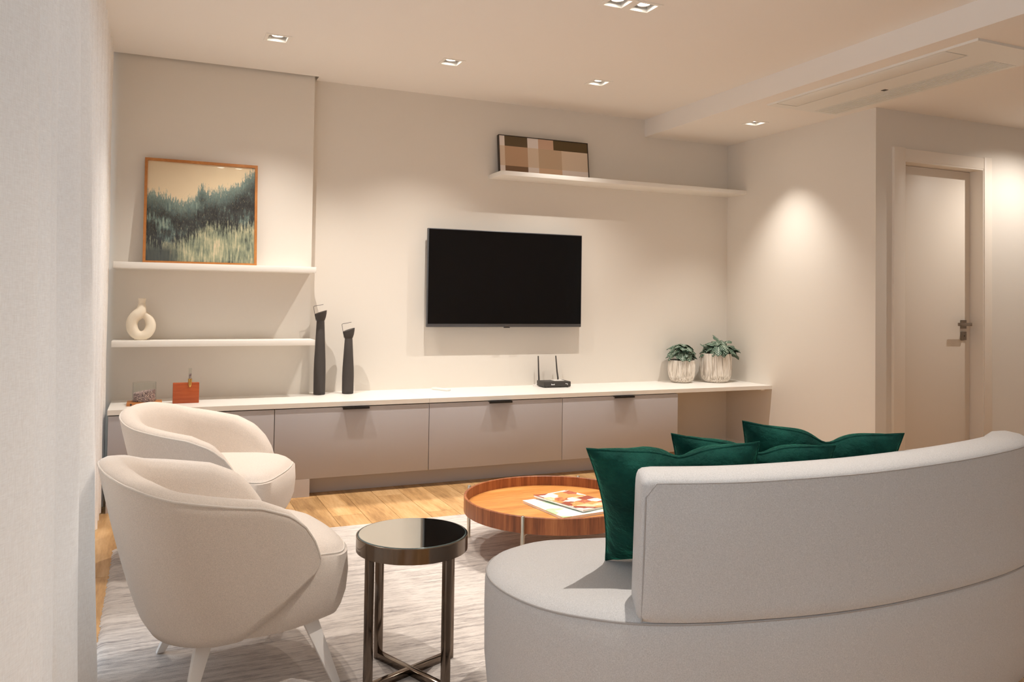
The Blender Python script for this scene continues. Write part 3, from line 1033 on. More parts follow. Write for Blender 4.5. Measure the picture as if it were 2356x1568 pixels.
def cushion(label, TL, TR, BL, th, chop, seed):
    TL, TR, BL = Vector(TL), Vector(TR), Vector(BL)
    ax = (TR - TL).normalized()
    az = (TL - BL)
    w, h, shear = (TR - TL).length, 0.0, 0.0
    az = az - ax * az.dot(ax)
    h = az.length
    shear = -(TL - BL).dot(ax) / h
    az.normalize()
    ay = az.cross(ax)
    t = thing('velvet_cushion', label, 'cushion', (TR + BL) / 2, 0, 'green velvet cushions on the sofa')
    rm = Matrix((ax, ay, az)).transposed()
    n = 44
    v, f = [], []
    for side in (1, -1):
        for j in range(n + 1):
            for i in range(n + 1):
                a, b = -1 + 2 * i / n, -1 + 2 * j / n
                # pinched outline, pointed corners
                ex = 1 - 0.085 * (1 - b * b) * abs(a) ** 2
                ez = 1 - 0.10 * (1 - a * a) * abs(b) ** 2
                px, pz = a * ex * w / 2, b * ez * h / 2
                prof_ = max(0, (1 - abs(a) ** 2.6)) ** 0.55 * max(0, (1 - abs(b) ** 2.6)) ** 0.55
                yy = side * th / 2 * prof_
                d = chop * math.exp(-((a - 0.10) / 0.22) ** 2) * sstep(-0.3, 1.0, b)
                pz -= d
                yy *= 1 - 0.35 * math.exp(-((a - 0.10) / 0.12) ** 2) * sstep(0.1, 1, b)
                wv = mnoise.noise(Vector((a * 2.2 + seed, b * 2.2, side * 3.0))) * 0.016 * prof_
                wv += mnoise.noise(Vector((a * 6 + seed, b * 4, side * 5.0))) * 0.006 * prof_
                px -= shear * h * b * 0.5
                v.append((px, yy + wv * side, pz))
    W_ = n + 1
    o2 = W_ * W_
    for j in range(n):
        for i in range(n):
            a = j * W_ + i
            f.append((a, a + 1, a + W_ + 1, a + W_))
            f.append((o2 + a + W_, o2 + a + W_ + 1, o2 + a + 1, o2 + a))
    me = pyd('cover', v, f)
    bm = bmesh.new(); bm.from_mesh(me)
    bmesh.ops.remove_doubles(bm, verts=bm.verts, dist=0.0006)
    bmesh.ops.recalc_face_normals(bm, faces=bm.faces)
    bm.to_mesh(me); bm.free()
    smooth(me, 70)
    new_obj('cover', me, M['velvet'], t)
    t.rotation_mode = 'QUATERNION'
    t.rotation_quaternion = rm.to_quaternion()
    # seam around the edge
    pts = []
    for q in range(4):
        for s_ in range(24):
            u = -1 + 2 * s_ / 24
            a, b = ((u, -1), (1, u), (-u, 1), (-1, -u))[q]
            ex = 1 - 0.085 * (1 - b * b) * abs(a) ** 2
            ez = 1 - 0.10 * (1 - a * a) * abs(b) ** 2
            pts.append((a * ex * w / 2 - shear * h * b * 0.5, 0, b * ez * h / 2 - chop * math.exp(-((a - 0.10) / 0.22) ** 2) * sstep(-0.3, 1.0, b)))
    MB().tube(pts, 0.0022, 6, True).build('seam', M['velvet'], t, sm=60)
    return t
cushion('dark green velvet cushion standing at the open end of the sofa', (1.0, 1.80, 0.786), (1.420, 1.65, 0.803), (1.167, 1.985, 0.433), 0.15, 0.022, 1)
cushion('dark green velvet cushion in the middle, tucked behind the nearest cushion', (1.290, 1.85, 0.800), (1.648, 1.62, 0.786), (1.440, 2.05, 0.433), 0.13, 0.030, 5)
cushion('dark green velvet cushion farthest along the sofa, standing highest', (1.531, 1.85, 0.823), (1.874, 1.60, 0.808), (1.690, 2.06, 0.435), 0.13, 0.034, 9)

# ================================================================== ARMCHAIRS
def armchair(name, label, loc, rz):
    t = thing(name, label, 'armchair', loc, rz, 'rounded upholstered armchairs')
    # plan of the shell: half path from the back centre to the arm nose, at rim height and at the bottom
    def half(pts, n=40):
        return resample(catmull([(a, b, 0) for a, b in pts], 12), n)
    nH = 44
    rimp = half([(-0.345, 0.0), (-0.338, 0.10), (-0.305, 0.205), (-0.235, 0.29), (-0.12, 0.335), (0.01, 0.342), (0.105, 0.327), (0.200, 0.292)], nH)
    botp = half([(-0.215, 0.0), (-0.208, 0.08), (-0.18, 0.155), (-0.12, 0.215), (-0.03, 0.245), (0.07, 0.258), (0.145, 0.262), (0.215, 0.258)], nH)
    zb = 0.166
    ztab = [(0, 0.645), (0.15, 0.641), (0.3, 0.623), (0.45, 0.595), (0.6, 0.575), (0.75, 0.555), (0.86, 0.52), (0.93, 0.475), (0.975, 0.425), (1.0, 0.375)]
    zlow = [(0, zb), (0.50, zb), (0.62, 0.175), (0.80, 0.25), (0.92, 0.31), (0.975, 0.335), (1.0, 0.365)]
    def zt(a): return interp(ztab, a)
    def zl(a): return interp(zlow, a)
    cols = []
    us = [1 - (1 - i / 46) ** 1.0 for i in range(47)]
    us = sorted(set([i / 40 for i in range(36)] + [0.90, 0.925, 0.95, 0.97, 0.985, 1.0]))
    cols = [(-u, -1) for u in reversed(us) if u > 0] + [(u, 1) for u in us]
    def plan(u, h):
        au = abs(u)
        q = au * (nH - 1)
        i = min(nH - 2, int(q)); fr = q - i
        a = rimp[i].lerp(rimp[i + 1], fr)
        b = botp[i].lerp(botp[i + 1], fr)
        g = h ** 0.72 if h > 0 else 0
        p = b.lerp(a, g)
        return Vector((p.x, p.y if u >= 0 else -p.y, 0))
    def normal_in(u):
        e = 0.012
        a, b = plan(max(-1, u - e), 1), plan(min(1, u + e), 1)
        tg = (b - a).normalized()
        return Vector((tg.y, -tg.x, 0))      # towards the seat
    zref = 0.60
    outer_rows = 14
    def sec_pts(u):
        pts = []
        z0, z1 = zl(abs(u)), zt(abs(u))
        nin = normal_in(u)
        for r in range(outer_rows + 1):
            z = z0 + (z1 - z0) * r / outer_rows
            h = (z - zb) / (zref - zb)
            p = plan(u, max(0.0, min(1.12, h)))
            pts.append(Vector((p.x, p.y, z)))
        thick = 0.085
        k = max(0.05, min(1, (z1 - z0) / 0.22))
        tp = pts[-1]
        for (o_, hz) in ((0.006, 0.010), (0.022, 0.017), (0.042, 0.018), (0.062, 0.010), (0.078, -0.012), (0.086, -0.045)):
            pts.append(tp + nin * (o_ * (0.35 + 0.65 * k)) + Vector((0, 0, hz * k)))
        # inner face down to the seat
        last = pts[-1]
        zs = 0.36
        for r in range(1, 7):
            tt = r / 6
            z = last.z + (min(last.z, zs) - last.z) * tt
            pts.append(Vector((last.x + nin.x * 0.035 * tt, last.y + nin.y * 0.035 * tt, z)))
        return pts
    secs = [sec_pts(u) for u, s_ in cols]
    K_ = len(secs[0])
    v = [p for s_ in secs for p in s_]
    f = []
    for j in range(len(secs) - 1):
        for k in range(K_ - 1):
            a = j * K_ + k
            f.append((a, a + 1, a + K_ + 1, a + K_))
    # floor of the shell closes the bottom
    me = pyd('shell', v, f)
    bm = bmesh.new(); bm.from_mesh(me)
    bmesh.ops.recalc_face_normals(bm, faces=bm.faces)
    bm.to_mesh(me); bm.free()
    smooth(me, 75)
    # make sure the outside faces out
    sh = new_obj('shell', me, M['armchair'], t)
    sm_ = sh.modifiers.new('thickness', 'SOLIDIFY'); sm_.thickness = 0.004; sm_.offset = 0
    pip = []
    for s_ in secs:
        p = s_[outer_rows]
        pip.append(tuple(p + Vector((0, 0, 0.003))))
    MB().tube(pip, 0.0038, 6).build('piping', M['piping'], sh, sm=60)
    # seat body: rounded block
    outl = [(0.348, 0.0), (0.343, 0.10), (0.327, 0.19), (0.29, 0.25), (0.22, 0.268), (0.12, 0.275), (-0.02, 0.262), (-0.12, 0.225), (-0.185, 0.15), (-0.21, 0.0)]
    loop = [(a, b, 0) for a, b in outl] + [(a, -b, 0) for a, b in reversed(outl[1:-1])]
    lp = resample(catmull(loop, 8, True), 96, True)
    ar = sum(lp[i].x * lp[(i + 1) % 96].y - lp[(i + 1) % 96].x * lp[i].y for i in range(96))
    s2 = 1 if ar > 0 else -1
    lv_ = [(-0.10, 0.158), (-0.055, 0.160), (-0.03, 0.170), (-0.018, 0.19), (-0.006, 0.25), (0.0, 0.31), (-0.004, 0.37), (-0.012, 0.395), (-0.024, 0.408), (-0.042, 0.418)]
    v, f = [], []
    for d, z in lv_:
        for p in offset(lp, s2 * d):
            zz = z
            if z < 0.2:
                zz = z + 0.03 * sstep(0.05, 0.4, p.x)
            if z > 0.38:
                zz = z - 0.022 * sstep(0.15, 0.42, p.x) - 0.015 * sstep(0.1, 0.3, abs(p.y))
            v.append((p.x, p.y, zz))
    for j in range(len(lv_) - 1):
        for i in range(96):
            a, b = j * 96 + i, j * 96 + (i + 1) % 96
            f.append((a, b, b + 96, a + 96))
    last = v[-96:]
    cx_ = sum(p[0] for p in last) / 96
    for sc_, kz in ((0.88, 0.45), (0.72, 0.75), (0.42, 0.95), (0.12, 1.0)):
        k0 = len(v) - 96
        for p in last:
            v.append((cx_ + (p[0] - cx_) * sc_, p[1] * sc_, p[2] + (0.430 - p[2]) * kz))
        for i in range(96):
            a, b = k0 + i, k0 + (i + 1) % 96
            f.append((a, b, b + 96, a + 96))
    v.append((cx_, 0, sum(p[2] for p in v[-96:]) / 96))
    for i in range(96):
        f.append((len(v) - 97 + i, len(v) - 97 + (i + 1) % 96, len(v) - 1))
    f.append(tuple(reversed(range(96))))
    me = pyd('seat', v, f)
    bm = bmesh.new(); bm.from_mesh(me)
    bmesh.ops.triangulate(bm, faces=[q for q in bm.faces if len(q.verts) > 4])
    bmesh.ops.recalc_face_normals(bm, faces=bm.faces)
    bm.to_mesh(me); bm.free()
    smooth(me, 60)
    st = new_obj('seat', me, M['armchair'], t)
    front = []
    for p, (x_, y_) in zip(offset(lp, s2 * -0.013), [(q.x, q.y) for q in lp]):
        if p.x > 0.16:
            front.append(p)
    front.sort(key=lambda p: math.atan2(p.y, p.x - 0.05))
    MB().tube([(p.x, p.y, 0.397 - 0.022 * sstep(0.15, 0.42, p.x) - 0.015 * sstep(0.1, 0.3, abs(p.y))) for p in front], 0.0022, 6).build('seam', M['piping'], st, sm=60)
    for (ax, ay, bx, by) in ((-0.085, 0.14, -0.145, 0.215), (-0.085, -0.14, -0.145, -0.215), (0.20, 0.195, 0.265, 0.265), (0.20, -0.195, 0.265, -0.265)):
        zt_ = 0.185 if ax > 0 else 0.165
        lg = MB()
        a, b = Vector((ax, ay, zt_)), Vector((bx, by, 0.0))
        vv = []
        for p, hx_, hy_ in ((a, 0.024, 0.016), (b, 0.012, 0.009)):
            for sx, sy in ((-1, -1), (1, -1), (1, 1), (-1, 1)):
                vv.append((p.x + sx * hx_, p.y + sy * hy_, p.z))
        lg.add(vv, [(3, 2, 1, 0), (4, 5, 6, 7), (0, 1, 5, 4), (1, 2, 6, 5), (2, 3, 7, 6), (3, 0, 4, 7)])
        lg.build('leg', M['leg'], t, bevel=0.002)
    return t
armchair('armchair', 'rounded beige armchair nearest, beside the near curtain and the mirror-topped table', (0.212, 2.665, 0.0122), math.radians(9))
armchair('armchair', 'rounded beige armchair farther back, in front of the grey cabinets', (0.238, 3.83, 0.0122), math.radians(-22))

# ================================================================== COFFEE TABLE
ct_ = thing('coffee_table', 'round walnut tray coffee table with slim metal pin legs on the rug', 'coffee table', (1.715, 3.398, 0.0115))
rt, z1, z0 = 0.417, 0.2425, 0.1725
MB().lathe([(rt - 0.012, z0 + 0.004), (rt - 0.012, z0 + 0.022)], 96).build('tray_top', M['walnut_top'], ct_, sm=40)
MB().ring([(rt, z0), (rt, z1 - 0.002), (rt - 0.002, z1), (rt - 0.010, z1), (rt - 0.012, z1 - 0.002), (rt - 0.012, z0)], 96).build('rim', M['walnut_rim'], ct_, sm=40)
for a in (136, 226, 316, 46):
    ca, sa = math.cos(math.radians(a)), math.sin(math.radians(a))
    pr_ = rt + 0.0095
    lgo = MB().lathe([(0.0085, 0.0), (0.0085, z1 + 0.002), (0.006, z1 + 0.005)], 16, (pr_ * ca, pr_ * sa)).build('leg', M['champagne'], ct_, sm=40)
    MB().tube([((rt - 0.10) * ca, (rt - 0.10) * sa, z0 - 0.010), ((pr_ + 0.002) * ca, (pr_ + 0.002) * sa, z0 - 0.010)], 0.006, 10).build('bracket', M['champagne'], lgo, sm=40)

def cover_mat(name, kind):
    k = NT(name)
    tc = k.n('ShaderNodeTexCoord')
    mp = k.n('ShaderNodeMapping')
    mp.inputs['Scale'].default_value = (2.2, 3.0, 1)
    k.l(tc.outputs['Object'], mp.inputs[0])
    vo = k.n('ShaderNodeTexVoronoi', feature='F1', distance='CHEBYCHEV')
    vo.inputs['Scale'].default_value = 6 if kind else 4
    k.l(mp.outputs[0], vo.inputs['Vector'])
    sp = k.n('ShaderNodeSeparateColor')
    k.l(vo.outputs['Color'], sp.inputs[0])
    nz = k.noise(mp.outputs[0], 20, 4, 0.7)
    fac = k.math('ADD', k.math('MULTIPLY', sp.outputs[0], 0.75), k.math('MULTIPLY', nz, 0.25))
    if kind:
        c = k.ramp(fac, [(0.0, rgb(150, 62, 38)), (0.22, rgb(176, 90, 60)), (0.34, rgb(226, 150, 84)), (0.46, rgb(240, 196, 150)), (0.6, rgb(244, 226, 212)), (0.8, rgb(246, 238, 230))], 'CONSTANT')
    else:
        c = k.ramp(fac, [(0.0, rgb(150, 200, 120)), (0.3, rgb(200, 226, 190)), (0.45, rgb(226, 234, 236)), (0.7, rgb(244, 242, 238))])
    k.l(c, k.b.inputs['Base Color'])
    k.set(Roughness=0.3, Specular_IOR_Level=0.5)
    return k.m
M['paper'] = plain('magazine_pages', rgb(240, 235, 228), 0.7)
def magazine(label, cx, cy, z, rz, w, d, th, kind, curl):
    t = thing('magazine', label, 'magazine', (cx, cy, z), rz, 'magazines on the coffee table')
    n = 14
    def sheet(za, zb_, inset):
        v, f = [], []
        for s_ in (0, 1):
            for j in range(2):
                for i in range(n + 1):
                    u = i / n
                    xx = -w / 2 + inset + (w - 2 * inset) * u
                    yy = (-d / 2 + inset) if j == 0 else (d / 2 - inset)
                    lift = curl * (1 - u) ** 3 * (1.0 if j else 0.5)
                    v.append((xx, yy, (zb_ if s_ else za) + lift))
        k = n + 1
        for i in range(n):
            f += [(i, i + k, i + k + 1, i + 1), (2 * k + i, 2 * k + i + 1, 3 * k + i + 1, 3 * k + i),
                  (i, i + 1, 2 * k + i + 1, 2 * k + i), (k + i, 3 * k + i, 3 * k + i + 1, k + i + 1)]
        f += [(0, 2 * k, 3 * k, k), (n, k + n, 3 * k + n, 2 * k + n)]
        return pyd('sheet', v, f)
    new_obj('pages', sheet(0.0, th * 0.86, 0.002), M['paper'], t)
    new_obj('cover', sheet(th * 0.87, th, 0.0), cover_mat('cover_print_%d' % kind, kind), t)
    return t
zt0 = 0.0115 + 0.1725 + 0.022
magazine('pale green and white magazine lying underneath on the coffee table', 1.755, 3.335, zt0 + 0.0005, math.radians(7), 0.275, 0.34, 0.011, 0, 0.0)
magazine('orange and white magazine lying on top on the coffee table', 1.812, 3.372, zt0 + 0.0125, math.radians(17), 0.22, 0.33, 0.010, 1, 0.008)

# ================================================================== SIDE TABLE
sd = thing('side_table', 'small round mirror-topped side table with dark chrome legs', 'side table', (0.735, 2.412, 0.0115))
zr = 0.4285
MB().ring([(0.170, zr - 0.045), (0.170, zr - 0.001), (0.1685, zr), (0.166, zr), (0.166, zr - 0.045)], 96).build('rim', M['chrome_dark'], sd, sm=40)
MB().lathe([(0.1655, zr - 0.043), (0.1655, zr - 0.006)], 96).build('under_plate', M['chrome_dark'], sd, sm=40)
gt = MB().ring([(0.1615, zr - 0.0055), (0.1655, zr - 0.0055), (0.1655, zr - 0.001), (0.164, zr + 0.001), (0.1615, zr + 0.0015)], 96).build('glass_edge', M['glassedge'], sd, sm=40)
MB().lathe([(0.1618, zr - 0.005), (0.1618, zr + 0.0016)], 96).build('mirror', M['mirror'], sd, sm=40)
dg = [(-0.067, 0.158), (0.158, 0.067), (0.067, -0.158), (-0.158, -0.067)]
for (a, b) in dg:
    l_ = math.hypot(a, b)
    q = 0.93
    MB().bar((a * q, b * q, 0.0), (a * q, b * q, zr - 0.045), 0.0205, up=(a / l_, b / l_, 0)).build('leg', M['chrome_dark'], sd, bevel=0.0008)
for (a, b), (c_, d_) in ((dg[0], dg[2]), (dg[1], dg[3])):
    q = 0.93
    off = 0.0102 if (a, b) == dg[0] else 0.0101
    MB().bar((a * q, b * q, off), (c_ * q, d_ * q, off), 0.0203).build('cross_bar', M['chrome_dark'], sd, bevel=0.0008)

# ================================================================== SMALL THINGS
# ring vase
vz = thing('vase', 'cream ceramic ring vase with a hole through its belly', 'vase', (-0.076, 5.15, 0.8995))
vp = [(0.008, 0.010, 0.152, 0.020), (0.034, 0.010, 0.128, 0.024), (0.048, 0.008, 0.095, 0.028), (0.047, 0.004, 0.065, 0.029), (0.030, 0, 0.036, 0.028), (0, 0, 0.025, 0.026),
      (-0.028, 0, 0.034, 0.029), (-0.047, -0.002, 0.065, 0.031), (-0.050, -0.004, 0.098, 0.031), (-0.040, -0.006, 0.125, 0.031), (-0.022, -0.007, 0.145, 0.033),
      (-0.006, -0.006, 0.165, 0.030), (0, -0.004, 0.190, 0.023), (0, 0, 0.213, 0.0185), (0, 0, 0.230, 0.020), (0, 0, 0.240, 0.0245)]
pts = [q[:3] for q in vp]
rad = [q[3] for q in vp]
P_ = catmull(pts, 5)
rr_ = []
for i in range(len(P_)):
    q = i / 5
    k = min(len(rad) - 2, int(q))
    rr_.append(rad[k] + (rad[k + 1] - rad[k]) * (q - k))
mbv = MB().tube(P_, rr_, 20)
tmp_me = mbv.mesh('tmp')
tmp = bpy.data.objects.new('tmp', tmp_me)
COL.objects.link(tmp)
md = tmp.modifiers.new('r', 'REMESH'); md.mode = 'VOXEL'; md.voxel_size = 0.0032
ms = tmp.modifiers.new('s', 'SMOOTH'); ms.factor = 0.6; ms.iterations = 8
bpy.context.view_layer.update()
ev = tmp.evaluated_get(bpy.context.evaluated_depsgraph_get())
me = bpy.data.meshes.new_from_object(ev)
bpy.data.objects.remove(tmp)
for vt in me.vertices:
    if vt.co.z < 0.006:
        vt.co.z = 0.0
me.materials.clear()
zmin = min(vt.co.z for vt in me.vertices)
for vt in me.vertices: vt.co.z -= zmin
smooth(me, 80)
new_obj('body', me, M['ceramic'], vz)

# granules shared material
def granules():
    k = NT('pink_salt_granules')
    v = k.coord()
    vo = k.n('ShaderNodeTexVoronoi', feature='F1')
    vo.inputs['Scale'].default_value = 260
    k.l(v, vo.inputs['Vector'])
    sp = k.n('ShaderNodeSeparateColor')
    k.l(vo.outputs['Color'], sp.inputs[0])
    c = k.ramp(sp.outputs[0], [(0, rgb(70, 56, 62)), (0.35, rgb(138, 114, 120)), (0.65, rgb(190, 160, 156)), (1, rgb(232, 206, 192))])
    k.l(c, k.b.inputs['Base Color'])
    k.set(Roughness=0.6)
    k.bump(vo.outputs['Distance'], 0.8, 0.003)
    return k.m
M['granule'] = granules()

jar = thing('glass_jar', 'open glass jar of pinkish granules standing on its wooden tray', 'jar', (-0.050, 5.02, T + 0.018))
trb = thing('jar_tray', 'small honey-coloured wooden tray under the glass jar', 'tray', (-0.048, 5.01, T))
MB().box(-0.09, 0.09, -0.065, 0.065, 0, 0.0175).build('board', M['honeywood'], trb, bevel=0.002)
MB().tube([(-0.068, -0.0657, 0.0085), (-0.068, -0.060, 0.0085)], 0.0055, 14).build('plug', M['plastic_black'], trb)
MB().ring([(0.060, 0.0), (0.062, 0.004), (0.062, 0.104), (0.0605, 0.106), (0.0595, 0.104), (0.0595, 0.003)], 48).build('glass', M['glass'], jar, sm=40)
v, f = [], []
ng, na = 7, 40
for j in range(ng):
    for i in range(na):
        a = 2 * PI * i / na
        z = 0.002 + (0.052 + 0.010 * math.cos(a)) * j / (ng - 1)
        r0 = 0.0588 - (0.0006 * rnd.random())
        v.append((r0 * math.cos(a), r0 * math.sin(a), z + (rnd.uniform(-0.002, 0.002) if j == ng - 1 else 0)))
for j in range(ng - 1):
    for i in range(na):
        a, b = j * na + i, j * na + (i + 1) % na
        f.append((a, b, b + na, a + na))
v.append((0, 0, 0.052)); v.append((0, 0, 0.002))
for i in range(na):
    f.append(((ng - 1) * na + i, (ng - 1) * na + (i + 1) % na, len(v) - 2))
    f.append(((i + 1) % na, i, len(v) - 1))
gr = new_obj('granules', pyd('granules', v, f, 60), M['granule'], jar)
gr['kind'] = 'stuff'

bk_ = thing('test_tube_holder', 'red wooden block holding a glass tube in a brass sleeve', 'holder', (0.167, 5.015, T))
MB().box(-0.070, 0.070, -0.018, 0.018, 0, 0.116).build('block', M['redwood'], bk_, bevel=0.003)
bs = MB().lathe([(0.002, 0.088), (0.007, 0.092), (0.0105, 0.102), (0.0105, 0.140), (0.0088, 0.140)], 24, (0.020, -0.014)).build('brass_sleeve', M['brass'], bk_, sm=40)
MB().ring([(0.0072, 0.13), (0.0084, 0.13), (0.0084, 0.200), (0.0072, 0.200)], 24, (0.020, -0.014)).build('glass_tube', M['glass'], bk_, sm=40)
g2 = MB().lathe([(0.0070, 0.130), (0.0070, 0.168)], 20, (0.020, -0.014)).build('granules', M['granule'], bk_, sm=40)
g2['kind'] = 'stuff'

def candle_holder(label, x_, y_, hgt, neck):
    t = thing('candle_holder', label, 'candle holder', (x_, y_, T), 0, 'dark stone candle holders')
    n = 32
    body = [(0.033, 0.0), (0.036, 0.003), (0.0365, 0.02), (0.037, hgt * 0.30), (0.0355, hgt * 0.45), (0.031, hgt * 0.65), (0.0245, neck - 0.002), (0.0235, neck)]
    MB().lathe(body, n).build('body', M['stone'], t, sm=60)
    # flared cup with a slanted rim
    v, f = [], []
    cup = [(0.0235, 0.0, 0), (0.027, 0.008, 0.0), (0.0325, 0.022, 0.2), (0.0365, 0.040, 0.6), (0.0375, 0.052, 1.0)]
    for (r0, z, s_) in cup:
        for i in range(n):
            a = 2 * PI * i / n
            v.append((r0 * math.cos(a), r0 * math.sin(a), neck + z + s_ * 0.013 * math.cos(a) + s_ * 0.004))
    for j in range(len(cup) - 1):
        for i in range(n):
            a, b = j * n + i, j * n + (i + 1) % n
            f.append((a, b, b + n, a + n))
    f.append(tuple(range((len(cup) - 1) * n, len(cup) * n)))
    f.append(tuple(reversed(range(n))))
    new_obj('cup', pyd('cup', v, f, 50), M['stone'], t)
    MB().tube([(-0.024, -0.004, neck + 0.001), (-0.030, -0.006, neck + 0.004), (-0.047, -0.010, neck + 0.088), (-0.046, -0.010, neck + 0.092), (-0.040, -0.010, neck + 0.095), (0.014, -0.010, neck + 0.105)], 0.0014, 8).build('wire_handle', M['black'], t, sm=60)
    return t
candle_holder('tall dark stone candle holder with wire handle beside the shelves', 0.958, 5.205, 0.47, 0.465)
candle_holder('shorter dark stone candle holder with wire handle beside the taller one', 1.139, 5.205, 0.37, 0.353)

rm = thing('remote_control', 'small white remote control lying on the worktop below the television', 'remote control', (1.775, 5.22, T), math.radians(-62))
MB().box(-0.075, 0.075, -0.019, 0.019, 0.0, 0.014).build('body', M['plastic_white'], rm, bevel=0.005)
MB().tube([(0.045, 0, 0.0138), (0.045, 0, 0.0148)], 0.009, 16).build('button', M['plastic_white'], rm)

ro = thing('wifi_router', 'small black router with two upright antennas on the worktop', 'router', (2.62, 5.21, T), math.radians(-3))
MB().box(-0.105, 0.105, -0.07, 0.065, 0.004, 0.042).build('body', M['plastic_black'], ro, bevel=0.006)
MB().box(0.0, 0.075, -0.02, 0.055, 0.0415, 0.0435).build('top_label', M['plastic_white'], ro)
for a, tl in ((-0.085, -0.006), (0.065, -0.018)):
    an = MB().tube([(a, 0.07, 0.015), (a, 0.071, 0.055), (a + tl * 0.4, 0.072, 0.10), (a + tl, 0.074, 0.215)], [0.0058, 0.0058, 0.0052, 0.0042], 10)
    an.build('antenna', M['plastic_black'], ro, sm=50)
mk = MB()
xx = -0.048
for wdt, hg in ((0.003, 0.0095), (0.0036, 0.006), (0.0036, 0.006), (0.0034, 0.0062), (0.0036, 0.006), (0.003, 0.0085)):
    mk.box(xx, xx + wdt, -0.0706, -0.0698, 0.0185, 0.0185 + hg)
    xx += wdt + 0.0012
mk.build('logo_print', M['print_white'], ro)
mk = MB()
xx = 0.062
for wdt, hg, zz in ((0.0026, 0.006, 0.024), (0.0024, 0.0042, 0.024), (0.0024, 0.0042, 0.024), (0.003, 0.006, 0.022), (0.003, 0.009, 0.0175)):
    mk.box(xx, xx + wdt, -0.0706, -0.0698, zz, zz + hg)
    xx += wdt + 0.001
mk.build('model_print', M['print_white'], ro)
for a in (-0.085, 0.085):
    for b in (-0.05, 0.05):
        MB().lathe([(0.007, 0.0), (0.007, 0.006)], 10, (a, b)).build('foot', M['plastic_black'], ro)
cbl = MB().tube([(-0.10, 0.062, 0.02), (-0.118, 0.05, 0.012), (-0.125, 0.07, 0.005), (-0.11, 0.11, 0.0045)], 0.003, 8)
cbl.build('cable', M['plastic_white'], ro, sm=60)

# ---- potted plants
def leaf_material():
    k = NT('veined_leaf')
    tc = k.n('ShaderNodeTexCoord')
    sp = k.n('ShaderNodeSeparateXYZ')
    k.l(tc.outputs['UV'], sp.inputs[0])
    u = k.math('ABSOLUTE', k.math('SUBTRACT', sp.outputs[0], 0.5))
    v = sp.outputs[1]
    mid = k.math('LESS_THAN', u, k.math('MULTIPLY', k.math('SUBTRACT', 1.05, v), 0.034))
    sv = k.math('FRACT', k.math('MULTIPLY', k.math('SUBTRACT', v, k.math('MULTIPLY', u, 0.85)), 5.5))
    side = k.math('LESS_THAN', k.math('ABSOLUTE', k.math('SUBTRACT', sv, 0.5)), k.math('MULTIPLY', k.math('SUBTRACT', 0.62, u), 0.22))
    vein = k.math('MAXIMUM', mid, side)
    n = k.noise(tc.outputs['UV'], 30, 3, 0.6)
    g = k.ramp(n, [(0.3, rgb(30, 56, 40)), (0.55, rgb(52, 84, 62)), (0.75, rgb(92, 122, 98))])
    c = k.mix(k.math('MULTIPLY', vein, 0.8), g, rgb(206, 218, 202))
    k.l(c, k.b.inputs['Base Color'])
    k.set(Roughness=0.5, Specular_IOR_Level=0.4)
    k.bump(k.math('SUBTRACT', 1.0, vein), 0.4, 0.002)
    return k.m
M['leaf'] = leaf_material()
M['stem'] = plain('plant_stem', rgb(96, 88, 62), 0.7)
def pot_material():
    k = NT('ribbed_pot')
    n = k.noise(k.coord(scale=(60, 60, 2.2)), 2.4, 3, 0.6)
    c = k.ramp(n, [(0.38, rgb(172, 160, 147)), (0.47, rgb(222, 212, 199)), (0.6, rgb(243, 236, 226))])
    k.l(c, k.b.inputs['Base Color'])
    k.set(Roughness=0.75, Specular_IOR_Level=0.2)
    k.bump(n, 0.6, 0.004)
    return k.m
M['potglaze'] = pot_material()

def leaf_mesh(seed):
    rr = random.Random(seed)
    nv, nu = 9, 6
    v, f, uvs = [], [], []
    ph = rr.random() * 6
    for j in range(nv + 1):
        t_ = j / nv
        wd__ = 0.5 * (math.sin(PI * min(1, t_ * 0.93 + 0.07) ** 0.72)) ** 0.75 * (0.98 if j else 0.6)
        for i in range(nu + 1):
            s_ = -1 + 2 * i / nu
            crk = 1 + (0.07 * math.sin(t_ * 24 + ph) if abs(s_) == 1 else 0)
            x_ = s_ * wd__ * crk * 0.92
            y_ = t_
            z_ = -0.28 * s_ * s_ * wd__ - 0.30 * t_ * t_ + 0.05 * math.sin(s_ * 7 + t_ * 9 + ph) * abs(s_)
            v.append((x_, y_, z_)); uvs.append((0.5 + s_ * wd__ * 0.9, t_))
    for j in range(nv):
        for i in range(nu):
            a = j * (nu + 1) + i
            f.append((a, a + 1, a + nu + 2, a + nu + 1))
    me = pyd('leaf', v, f, 60)
    uv = me.uv_layers.new(name='UVMap')
    for p in me.polygons:
        for li in p.loop_indices:
            uv.data[li].uv = uvs[me.loops[li].vertex_index]
    me.materials.append(M['leaf'])
    return me
LEAVES = [leaf_mesh(i) for i in range(4)]

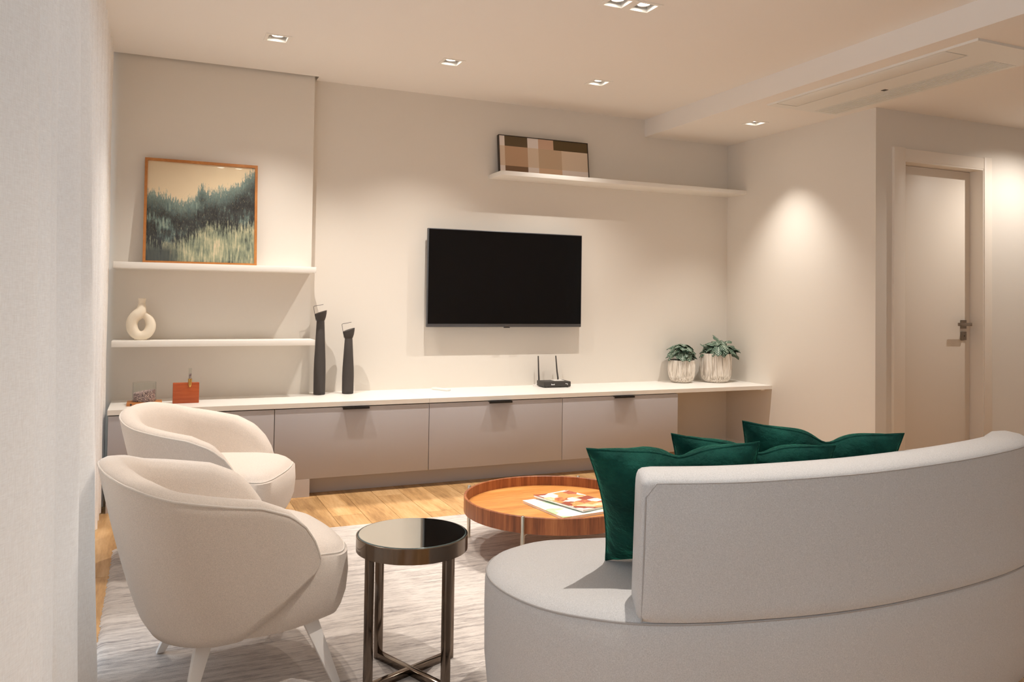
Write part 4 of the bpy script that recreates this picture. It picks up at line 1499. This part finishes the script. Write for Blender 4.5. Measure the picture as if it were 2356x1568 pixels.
def potted_plant(label, x_, y_, prof, leaves, seed):
    t = thing('potted_plant', label, 'potted plant', (x_, y_, T), 0, 'small white-veined plants in ribbed pots')
    rr = random.Random(seed)
    na = 132
    ridge = [1 + (0.018 if i % 2 else -0.018) + rr.uniform(-0.016, 0.016) for i in range(na)]
    def rf(a, z):
        return ridge[int(round(a / (2 * PI) * na)) % na] if 0.004 < z < prof[-1][1] - 0.003 else 1
    top_r, top_z = prof[-1]
    full = prof + [(top_r - 0.004, top_z + 0.001), (top_r - 0.008, top_z - 0.001), (top_r - 0.010, top_z - 0.02)]
    MB().lathe(full, na, rfun=rf).build('pot', M['potglaze'], t, sm=25)
    MB().lathe([(top_r - 0.0105, top_z - 0.022), (top_r - 0.0105, top_z - 0.014), (top_r * 0.4, top_z - 0.008)], 32).build('soil', M['soil'], t, sm=60)
    sv = MB()
    for (lx, ly, lz, size, yw, pt) in leaves:
        lf = new_obj('leaf', rr.choice(LEAVES), None, t, (lx, ly, lz))
        lf.rotation_mode = 'QUATERNION'
        lf.rotation_quaternion = (Matrix.Rotation(yw, 3, 'Z') @ Matrix.Rotation(pt, 3, 'X') @ Matrix.Rotation(rr.uniform(-0.3, 0.3), 3, 'Y')).to_quaternion()
        lf.scale = (size, size, size)
        sv.tube([(lx * 0.25, ly * 0.25, top_z - 0.012), (lx * 0.7, ly * 0.7, (top_z + lz) / 2 + 0.01), (lx, ly, lz)], 0.0018, 6)
    sv.build('stems', M['stem'], t, sm=60)
    return t
def dome(seed, n, rx, rz_, zc, size, skew=(0, 0)):
    """leaves shingled over an ellipsoid"""
    rr = random.Random(seed)
    out = []
    for i in range(n):
        a = i * 2.39996 + rr.uniform(-0.25, 0.25)
        th = math.acos(1 - 0.80 * (i + 0.5) / n)
        tb = th - 0.36
        k = rr.uniform(0.88, 1.1)
        lx = rx * math.sin(tb) * math.cos(a) * k + skew[0] * (i / n)
        ly = rx * math.sin(tb) * math.sin(a) * k
        lz = zc + rz_ * math.cos(tb) * k
        out.append((lx, ly, lz, size * rr.uniform(0.8, 1.15), a - PI / 2, -th * 0.72 + 0.32 + rr.uniform(-0.25, 0.25)))
    return out
potted_plant('smaller white-veined plant in a ribbed white pot near the router', 3.722, 5.21,
             [(0.060, 0.0), (0.070, 0.004), (0.087, 0.022), (0.097, 0.055), (0.101, 0.095), (0.100, 0.135), (0.097, 0.172)],
             dome(3, 44, 0.092, 0.120, 0.165, 0.078), 21)
pl2 = dome(8, 52, 0.125, 0.10, 0.205, 0.082, (0.03, 0))
pl2 += [(0.06, -0.02, 0.285, 0.085, -0.5, 0.7), (0.09, -0.03, 0.275, 0.09, -1.2, 0.3), (0.04, 0.0, 0.31, 0.085, 0.1, 0.9), (0.10, 0.0, 0.30, 0.08, -0.9, 0.5), (-0.07, -0.02, 0.25, 0.085, 0.7, 0.8),
        (0.12, -0.05, 0.235, 0.085, -1.6, -0.5), (0.11, -0.02, 0.255, 0.09, -1.5, 0.0), (0.07, -0.05, 0.25, 0.09, -2.2, 0.3)]
potted_plant('larger bushy white-veined plant in a ribbed white pot in the wall corner', 4.005, 5.16,
             [(0.080, 0.0), (0.090, 0.004), (0.106, 0.025), (0.116, 0.06), (0.119, 0.11), (0.119, 0.18), (0.119, 0.223)],
             pl2, 33)
